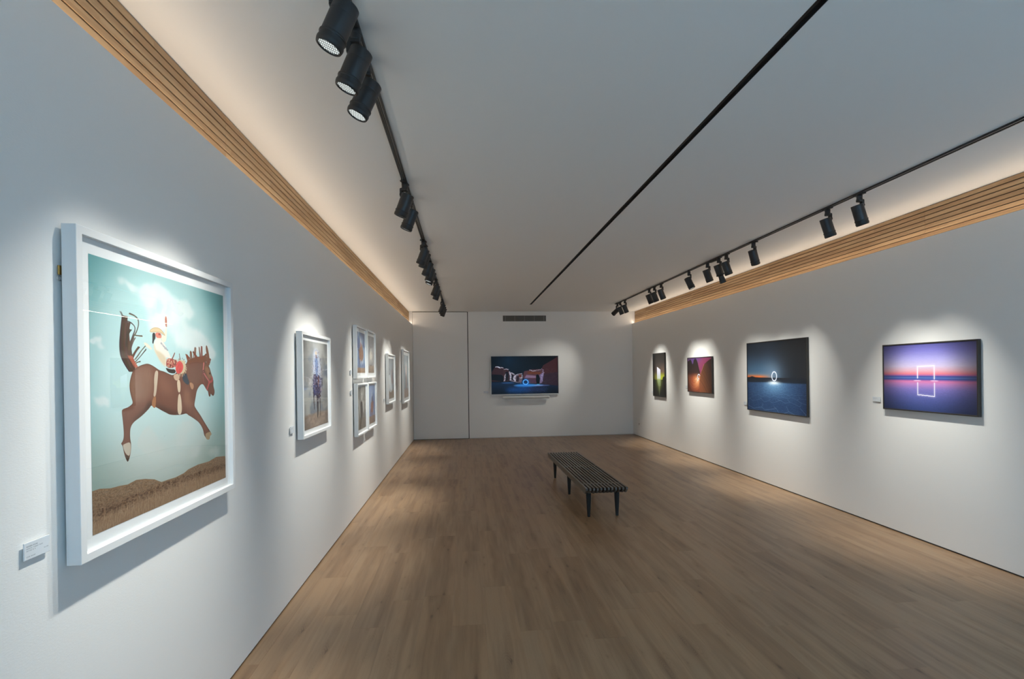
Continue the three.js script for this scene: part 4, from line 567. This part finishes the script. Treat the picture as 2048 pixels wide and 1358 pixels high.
// ---------------------------------------------------------------- television and soundbar on the far wall
{
  const x0 = 0.611, x1 = 2.302, y0 = 1.056, y1 = 2.021, w = x1 - x0, h = y1 - y0;
  const t = thing('television', 'wall-mounted television in a slim white frame showing a night canyon with blue ring', 'television', [(x0 + x1) / 2, y0, ZB]);
  part('housing', box(-w / 2 + 0.02, w / 2 - 0.02, 0.02, h - 0.02, 0.018, 0.046), M.black, t);
  part('wall_bracket', box(-0.3, 0.3, 0.25, 0.7, 0, 0.018), M.black, t);
  const s = new THREE.Shape([[-w / 2, 0], [w / 2, 0], [w / 2, h], [-w / 2, h]].map((p) => new THREE.Vector2(...p)));
  s.holes.push(new THREE.Path([[-w / 2 + 0.0135, 0.021], [-w / 2 + 0.0135, h - 0.012], [w / 2 - 0.0115, h - 0.012], [w / 2 - 0.0115, 0.021]].map((p) => new THREE.Vector2(...p))));
  part('bezel', new THREE.ExtrudeGeometry(s, { depth: 0.030, bevelEnabled: true, bevelSize: 0.001, bevelThickness: 0.001, bevelSegments: 1, bevelOffset: -0.001 }), M.tvWhite, t, [0, 0, 0.034]);
  const pic = canvasTexture(PAINT.nightCanyon());
  part('screen', new THREE.PlaneGeometry(w - 0.025, h - 0.033), new THREE.MeshPhysicalMaterial({ color: lin(0.008, 0.008, 0.008), roughness: 0.25, specularIntensity: 0.25, emissive: 0xffffff, emissiveMap: pic, emissiveIntensity: 0.85 }), t, [0.001, 0.021 + (h - 0.033) / 2, 0.058]);
  const l = new THREE.RectAreaLight(new THREE.Color(0.35, 0.5, 1.0), 0.02, w - 0.03, h - 0.04); l.name = 'screen_light'; l.position.set((x0 + x1) / 2, (y0 + y1) / 2, ZB + 0.068); l.rotation.y = Math.PI; scene.add(l);
  const b = thing('soundbar', 'slim pale grey soundbar mounted under the television', 'speaker', [1.4725, 0.957, ZB]);
  const bar = new THREE.CapsuleGeometry(0.037, 1.119, 6, 20); bar.rotateZ(Math.PI / 2); bar.scale(1, 1, 1.15);
  part('grille', bar, M.speakerCloth, b, [0, 0.039, 0.098]);
  for (const x of [-0.4, 0.4]) part('bracket', box(x - 0.03, x + 0.03, 0.02, 0.06, 0, 0.075), M.tvWhite, b);
  for (const x of [-0.595, 0.595]) { const cap = new THREE.CylinderGeometry(0.0375, 0.0375, 0.006, 24); cap.rotateZ(Math.PI / 2); cap.scale(1, 1, 1.15); part('end_ring', cap, M.tvWhite, b, [x * 0.94, 0.039, 0.098]); }
}
// ---------------------------------------------------------------- air grille above the television, small outlet by the far right corner
{
  const x0 = 0.933, x1 = 2.010, y0 = 2.873, y1 = 3.017, w = x1 - x0, h = y1 - y0, c = (x0 + x1) / 2;
  const t = thing('air_grille', 'long grey ventilation grille high on the far wall above the television', 'vent', [c, y0, ZB]);
  part('frame', frameShape(w, h, 0.008, 0.008, 0.001), M.vent, t);
  part('duct', box(-w / 2 + 0.006, w / 2 - 0.006, 0.006, h - 0.006, 0.0004, 0.0016), M.duct, t);
  for (let i = 0; i < 9; i++) { const b = box(-w / 2 + 0.007, w / 2 - 0.007, -0.0022, 0.0022, -0.003, 0.003); b.rotateX(0.6); part('vane', b, M.vent, t, [0, 0.012 + (i + 0.5) * (h - 0.024) / 9, 0.0045]); }
  for (const x of [0.995, 1.229, 1.471, 1.715, 1.956]) part('mullion', box(x - c - 0.004, x - c + 0.004, 0.007, h - 0.007, 0.002, 0.0095), M.ventLight, t);
  const [pos, turn] = onWall('right', -12.26, 0.292), o = thing('wall_outlet', 'tiny grey round outlet low on the right wall near the far corner', 'outlet', pos, turn);
  const d = new THREE.CylinderGeometry(0.016, 0.017, 0.006, 24); d.rotateX(Math.PI / 2); part('plate', d, M.ventLight, o, [0, 0.017, 0.003]); const e = new THREE.CylinderGeometry(0.006, 0.006, 0.003, 16); e.rotateX(Math.PI / 2); part('socket', e, M.vent, o, [0, 0.017, 0.0065]);
}

// ================================================================ LIGHT TRACKS AND SPOTLIGHTS
const TL = -0.4485, TR = 3.3585, DROP = 0.014, HW = 0.0185;       // rail centres, how far the rails stand below the ceiling, half their width
function rail(x, zEnd, label) {
  const z1 = ZF - 0.1, L = z1 - zEnd, t = thing('light_track', label, 'light track', [x, H, (z1 + zEnd) / 2], 0, 'ceiling light tracks');
  const s = new THREE.Shape([[-HW, 0], [-HW, -DROP], [-0.0085, -DROP], [-0.0085, -0.004], [0.0085, -0.004], [0.0085, -DROP], [HW, -DROP], [HW, 0]].map((p) => new THREE.Vector2(...p)));
  const g = new THREE.ExtrudeGeometry(s, { depth: L, bevelEnabled: false }); g.translate(0, 0, -L / 2); part('rail', g, M.blackSatin, t);
  for (const k of [-1, 1]) part('conductor', box(k * 0.0055 - 0.0014, k * 0.0055 + 0.0014, -0.0075, -0.0035, -L / 2 + 0.01, L / 2), M.conductor, t);
  part('end_cap', rbox(HW * 2 + 0.002, DROP + 0.001, 0.012, 0.002), M.black, t, [0, -DROP / 2, -L / 2 - 0.004]);
}
rail(TL, -11.42, 'black ceiling light track on the left carrying fifteen spotlights');
rail(TR, -11.26, 'black ceiling light track on the right carrying thirteen spotlights');
{
  const z1 = ZF - 0.05, t = thing('recessed_track', 'empty black track sunk into the middle of the ceiling', 'light track', [(SX0 + SX1) / 2, H, SZ], 0), w = (SX1 - SX0) / 2, L = z1 - SZ;
  part('channel', merged([box(-w, -w + 0.003, -0.0008, 0.069, 0.001, L), box(w - 0.003, w, -0.0008, 0.069, 0.001, L), box(-w + 0.003, w - 0.003, 0.050, 0.069, 0.001, L), box(-w + 0.003, w - 0.003, 0, 0.05, 0.001, 0.004)]), M.blackSatin, t);
  const cuts = [SZ + 0.006, -9.6, -7.9, -6.2, -4.70, -4.05, -2.335, -2.285, -2.215, -0.8, 1.0, z1];
  for (let i = 0; i + 1 < cuts.length; i++) { const g = box(-w + 0.0045, w - 0.0045, 0.012, 0.02, cuts[i] - SZ + 0.002, cuts[i + 1] - SZ - 0.002); part('cover_strip', g, i === 6 || i === 7 ? M.rubber : M.black, t); }
  for (const k of [-1, 1]) part('conductor', box(k * 0.008 - 0.001, k * 0.008 + 0.001, 0.009, 0.0125, 0.02, L), M.rubber, t);
}
// One spotlight: adapter in the track, neck, swivel bracket, tilted barrel with front ring, lens and louvre. Local +x is the side it leans to.
const lathe = (pts, n = 40) => new THREE.LatheGeometry(pts.map((p) => new THREE.Vector2(...p)), n);
const G = {
  adapter: rbox(0.020, 0.014, 0.10, 0.002), plate: rbox(0.034, 0.010, 0.105, 0.003), neck: lathe([[0, 0], [0.0235, 0], [0.0235, -0.020], [0.0215, -0.022], [0.0215, -0.026], [0.0235, -0.028], [0.0235, -0.046], [0.020, -0.049], [0, -0.049]], 28),
  bracket: merged([rbox(0.052, 0.022, 0.036, 0.003).translate(0.006, -0.056, 0), rbox(0.020, 0.062, 0.034, 0.004).translate(0.026, -0.080, 0)]),
  barrel: lathe([[0, 0], [0.044, 0], [0.048, -0.004], [0.048, -0.043], [0.0465, -0.0435], [0.0465, -0.0455], [0.048, -0.046], [0.048, -0.132], [0.040, -0.132]]),
  ring: lathe([[0.044, -0.130], [0.0508, -0.131], [0.0515, -0.133], [0.0515, -0.139], [0.0500, -0.1405], [0.0490, -0.1412], [0.0490, -0.156], [0.0508, -0.1575], [0.0508, -0.165], [0.0480, -0.176], [0.0425, -0.178], [0.0405, -0.176], [0.0400, -0.171]]),
  lens: (() => { const g = new THREE.CircleGeometry(0.0405, 40); g.rotateX(Math.PI / 2); g.translate(0, -0.1715, 0); return g; })(),
  louvre: (() => { const l = []; for (let i = -4; i <= 4; i++) { const q = i * 0.0085, c = Math.sqrt(Math.max(0, 0.0395 ** 2 - q * q)); l.push(box(q - 0.0006, q + 0.0006, -0.1745, -0.1728, -c, c)); } for (let i = -2; i <= 2; i++) { const q = i * 0.015, c = Math.sqrt(Math.max(0, 0.0395 ** 2 - q * q)); l.push(box(-c, c, -0.1742, -0.173, q - 0.0005, q + 0.0005)); } return merged(l); })(),
  pivot: (() => { const g = new THREE.CylinderGeometry(0.011, 0.011, 0.042, 20); g.rotateX(Math.PI / 2); return g; })(),
  zoomClamp: lathe([[0.030, -0.128], [0.0515, -0.130], [0.0525, -0.134], [0.0525, -0.143], [0.0515, -0.147], [0.036, -0.152], [0.031, -0.152]]),
  zoomTube: lathe([[0.026, -0.145], [0.034, -0.150], [0.034, -0.172], [0.0325, -0.173], [0.0325, -0.176], [0.035, -0.178], [0.038, -0.215], [0.0405, -0.222], [0.0405, -0.250], [0.038, -0.253], [0.033, -0.253], [0.031, -0.240]]),
  zoomLens: (() => { const g = new THREE.CircleGeometry(0.0325, 32); g.rotateX(Math.PI / 2); g.translate(0, -0.240, 0); return g; })(),
  lever: merged([rbox(0.012, 0.006, 0.006, 0.001).translate(0.058, -0.139, 0), rbox(0.012, 0.006, 0.006, 0.001).translate(-0.058, -0.139, 0)]),
  driver: rbox(0.030, 0.024, 0.15, 0.003),
};
const PIVOT = [0.026, -0.094];
function makeSpot(zoom) {
  const t = new THREE.Group();
  part('track_adapter', G.adapter, M.black, t, [0, 0.004, 0]); part('adapter_plate', G.plate, M.black, t, [0, -0.004, 0]); part('neck', G.neck, M.blackSatin, t, [0, -0.006, 0]); part('bracket', G.bracket, M.black, t);
  const b = part('barrel', G.barrel, M.blackSatin, t); part('pivot', G.pivot, M.black, b);
  if (zoom) { part('clamp_ring', G.zoomClamp, M.black, b); part('lens_tube', G.zoomTube, M.black, b); part('lens', G.zoomLens, M.lens, b); part('lever', G.lever, M.black, b); part('driver_box', G.driver, M.black, t, [0, -0.0145, -0.135]); }
  else { part('front_ring', G.ring, M.black, b); part('lens', G.lens, M.lens, b); part('louvre', G.louvre, M.rubber, b); }
  return t;
}
const spotPrototype = makeSpot(false), zoomPrototype = makeSpot(true);
function spotlight(x, z, aim, label, o = {}) {
  const t = (o.zoom ? zoomPrototype : spotPrototype).clone(); t.name = numbered('track_spotlight'); scene.add(t);
  t.userData = { label, category: 'spotlight', group: x < 1 ? 'spotlights on the left track' : 'spotlights on the right track' };
  t.position.set(x, H - DROP, z);
  const dx = aim[0] - x, dz = aim[2] - z, dist = Math.hypot(dx, dz), yaw = Math.atan2(-dz, dx), tilt = Math.atan2(dist - 0.03, H - 0.16 - aim[1]);
  t.rotation.y = yaw;
  const r = 0.050, b = t.getObjectByName('barrel'), n = [-Math.cos(tilt), -Math.sin(tilt)], d = [Math.sin(tilt), -Math.cos(tilt)];   // the pivot sits on the leaning side of the barrel's rear end
  b.rotation.z = tilt; b.position.set(PIVOT[0] + n[0] * r - d[0] * 0.018, PIVOT[1] + n[1] * r - d[1] * 0.018, 0);
  b.getObjectByName('pivot').position.set(0.048, -0.018, 0);
  t.updateMatrixWorld(true);
  const at = b.localToWorld(new THREE.Vector3(0, o.zoom ? -0.262 : -0.186, 0));
  const l = new THREE.SpotLight(SPOT_COLOR, SPOT * (o.power ?? 1), 0, (o.angle ?? 29) * Math.PI / 180, o.penumbra ?? 1, 2); l.name = 'spot_beam'; l.shadow.radius = o.soft ?? 1.6; l.castShadow = true; l.position.copy(at); l.target.position.set(...aim); scene.add(l, l.target);
}
const wl = XL + 0.03, wr = XR - 0.03;
// left track, from the camera to the far wall
spotlight(TL, -1.99, [wl, 1.15, -1.95], 'black track spotlight nearest the camera, cut by the top edge of the picture');
spotlight(TL, -2.27, [wl, 1.12, -2.27], 'middle of the three near black spotlights above the large horse print');
spotlight(TL, -2.51, [wl, 1.2, -2.36], 'lowest and rearmost of the three near black spotlights above the large horse print');
spotlight(TL, -4.07, [wl, 1.05, -4.30], 'front one of the pair of black spotlights lighting the grey rider print', { power: 1.30 });
spotlight(TL, -4.45, [wl, 1.05, -4.60], 'rear one of the pair of black spotlights lighting the grey rider print', { power: 1.30 });
spotlight(TL, -5.85, [wl, 1.05, -6.20], 'first spotlight of the left cluster of five, nearest the camera', { power: 0.79, angle: 29 });
spotlight(TL, -6.05, [wl, 0.70, -6.35], 'second spotlight of the left cluster of five, mostly hidden behind the first', { power: 0.79, angle: 29 });
spotlight(TL, -6.55, [wl, 1.05, -6.62], 'middle spotlight of the left cluster of five, lens lit', { power: 0.79, angle: 29 });
spotlight(TL, -6.95, [wl, 0.70, -6.80], 'fourth spotlight of the left cluster of five, lens turned to the camera', { power: 0.79, angle: 29 });
spotlight(TL, -7.18, [wl, 1.05, -7.05], 'last spotlight of the left cluster of five, lens turned to the camera', { power: 0.79, angle: 29 });
spotlight(TL, -8.25, [wl, 1.05, -8.55], 'front one of the pair of spotlights lighting the lasso print', { power: 1.14, angle: 29 });
spotlight(TL, -8.69, [wl, 1.05, -8.90], 'rear one of the pair of spotlights lighting the lasso print', { power: 1.14, angle: 29 });
spotlight(TL, -10.53, [wl, 1.05, -10.65], 'front one of the last three spotlights at the far end of the left track', { power: 0.86, angle: 29 });
spotlight(TL, -10.88, [wl, 1.05, -10.95], 'middle one of the last three spotlights at the far end of the left track', { power: 0.86, angle: 29 });
spotlight(TL, -11.22, [wl, 1.05, -11.22], 'rearmost spotlight at the far end of the left track', { power: 0.86, angle: 29 });
// right track
spotlight(TR, -4.07, [wr, 0.68, -4.16], 'black spotlight nearest the camera on the right track', { power: 1.30 });
spotlight(TR, -4.46, [wr, 0.68, -4.48], 'second black spotlight from the camera on the right track', { power: 1.30 });
spotlight(TR, -5.70, [wr, 0.88, -6.10], 'lone upright spotlight on the right track between the near pair and the zoom spotlight', { power: 0.85 });
spotlight(TR, -6.33, [wr, 0.88, -6.42], 'spotlight just in front of the zoom spotlight on the right track', { power: 0.85 });
spotlight(TR, -6.53, [wr, 0.88, -6.60], 'long spotlight with a narrow zoom lens tube on the right track', { zoom: true, power: 0.7, angle: 29 });
spotlight(TR, -6.85, [wr, 0.88, -6.90], 'spotlight just behind the zoom spotlight on the right track', { power: 0.85 });
spotlight(TR, -7.45, [wr, 0.88, -7.00], 'spotlight with its bright lens turned to the camera on the right track', { power: 0.8 });
spotlight(TR, -8.56, [wr, 1.05, -8.70], 'nearest of the three close-set spotlights lighting the canyon photograph', { power: 1.10, angle: 29 });
spotlight(TR, -8.88, [wr, 1.05, -8.92], 'middle of the three close-set spotlights lighting the canyon photograph', { power: 1.10, angle: 29 });
spotlight(TR, -9.14, [wr, 1.05, -9.12], 'farthest of the three close-set spotlights lighting the canyon photograph', { power: 1.10, angle: 29 });
spotlight(TR, -10.59, [wr, 1.05, -10.78], 'front one of two far spotlights on the right track lighting the green photograph', { power: 1.23, angle: 29 });
spotlight(TR, -10.92, [wr, 1.05, -10.94], 'rear one of two far spotlights on the right track lighting the green photograph', { power: 1.23, angle: 29 });
spotlight(TR, -11.12, [1.95, 1.40, ZB], 'last spotlight on the right track, swung across towards the television', { power: 0.78, angle: 26 });

// ================================================================ BENCH
{
  const W = 0.469, L = 2.53, TOP = 0.3555, HT = 0.066, SW = 0.0215, n = 12, bx = 1.5035, bz = -6.735;
  const t = thing('slatted_bench', 'long low black wooden bench of twelve slats on tapered legs in mid-room', 'bench', [bx, 0, bz], 0.0045);
  const prof = new THREE.Shape([[-L / 2, 0], [L / 2, 0], [L / 2, -0.024], [L / 2 - 0.050, -HT], [-L / 2 + 0.050, -HT], [-L / 2, -0.024]].map((p) => new THREE.Vector2(...p)));
  const sg = new THREE.ExtrudeGeometry(prof, { depth: SW - 0.002, bevelEnabled: true, bevelSize: 0.001, bevelThickness: 0.001, bevelSegments: 1, bevelOffset: -0.001 }); sg.translate(0, 0, -SW / 2 + 0.001); sg.rotateY(Math.PI / 2);
  for (let i = 0; i < n; i++) part('slat', sg, ebony, t, [-W / 2 + SW / 2 + i * (W - SW) / (n - 1), TOP, 0]);
  for (const z of [-1.066, -0.030, 1.036]) { for (let i = 0; i + 1 < n; i++) { const a = -W / 2 + SW + i * (W - SW) / (n - 1), b = -W / 2 + (i + 1) * (W - SW) / (n - 1); part('cross_block', box(a, b, -0.030, -0.0006, -0.017, 0.017), ebony, t, [0, TOP, z]); }
    part('cross_rail', rbox(W - 0.05, 0.032, 0.046, 0.004), ebony, t, [0, TOP - HT - 0.014, z + 0.02]); }
  const leg = (() => { const R0 = 20, ys = [0, 0.008, 0.08, 0.18, 0.262], rs = [0.0135, 0.0145, 0.0185, 0.0235, 0.0265], P = [], I = [];
    for (let j = 0; j < ys.length; j++) for (let k = 0; k < R0; k++) { const a = k / R0 * 2 * Math.PI, c = Math.cos(a), s = Math.sin(a), e = 4, q = Math.pow(Math.pow(Math.abs(c), e) + Math.pow(Math.abs(s), e), -1 / e); P.push(rs[j] * q * c, ys[j], rs[j] * q * s); }
    for (let j = 0; j + 1 < ys.length; j++) for (let k = 0; k < R0; k++) { const a = j * R0 + k, b = j * R0 + (k + 1) % R0; I.push(a, a + R0, b, b, a + R0, b + R0); }
    const c0 = P.length / 3; P.push(0, 0, 0); for (let k = 0; k < R0; k++) I.push(c0, k, (k + 1) % R0); const c1 = P.length / 3; P.push(0, ys[4], 0); for (let k = 0; k < R0; k++) I.push(c1, 4 * R0 + (k + 1) % R0, 4 * R0 + k);
    const g = new THREE.BufferGeometry(); g.setAttribute('position', new THREE.Float32BufferAttribute(P, 3)); g.setIndex(I); g.setAttribute('uv', new THREE.Float32BufferAttribute(new Float32Array(P.length / 3 * 2), 2)); g.computeVertexNormals(); return g; })();
  for (const x of [-0.162, 0.162]) for (const z of [-1.066 + 0.03, -0.030 + 0.05, 1.036 + 0.05]) part('leg', leg, ebonyLeg, t, [x, 0, z]);
}
scene.traverse((o) => { if (o.isMesh) shade(o); });
renderer.render(scene, camera);
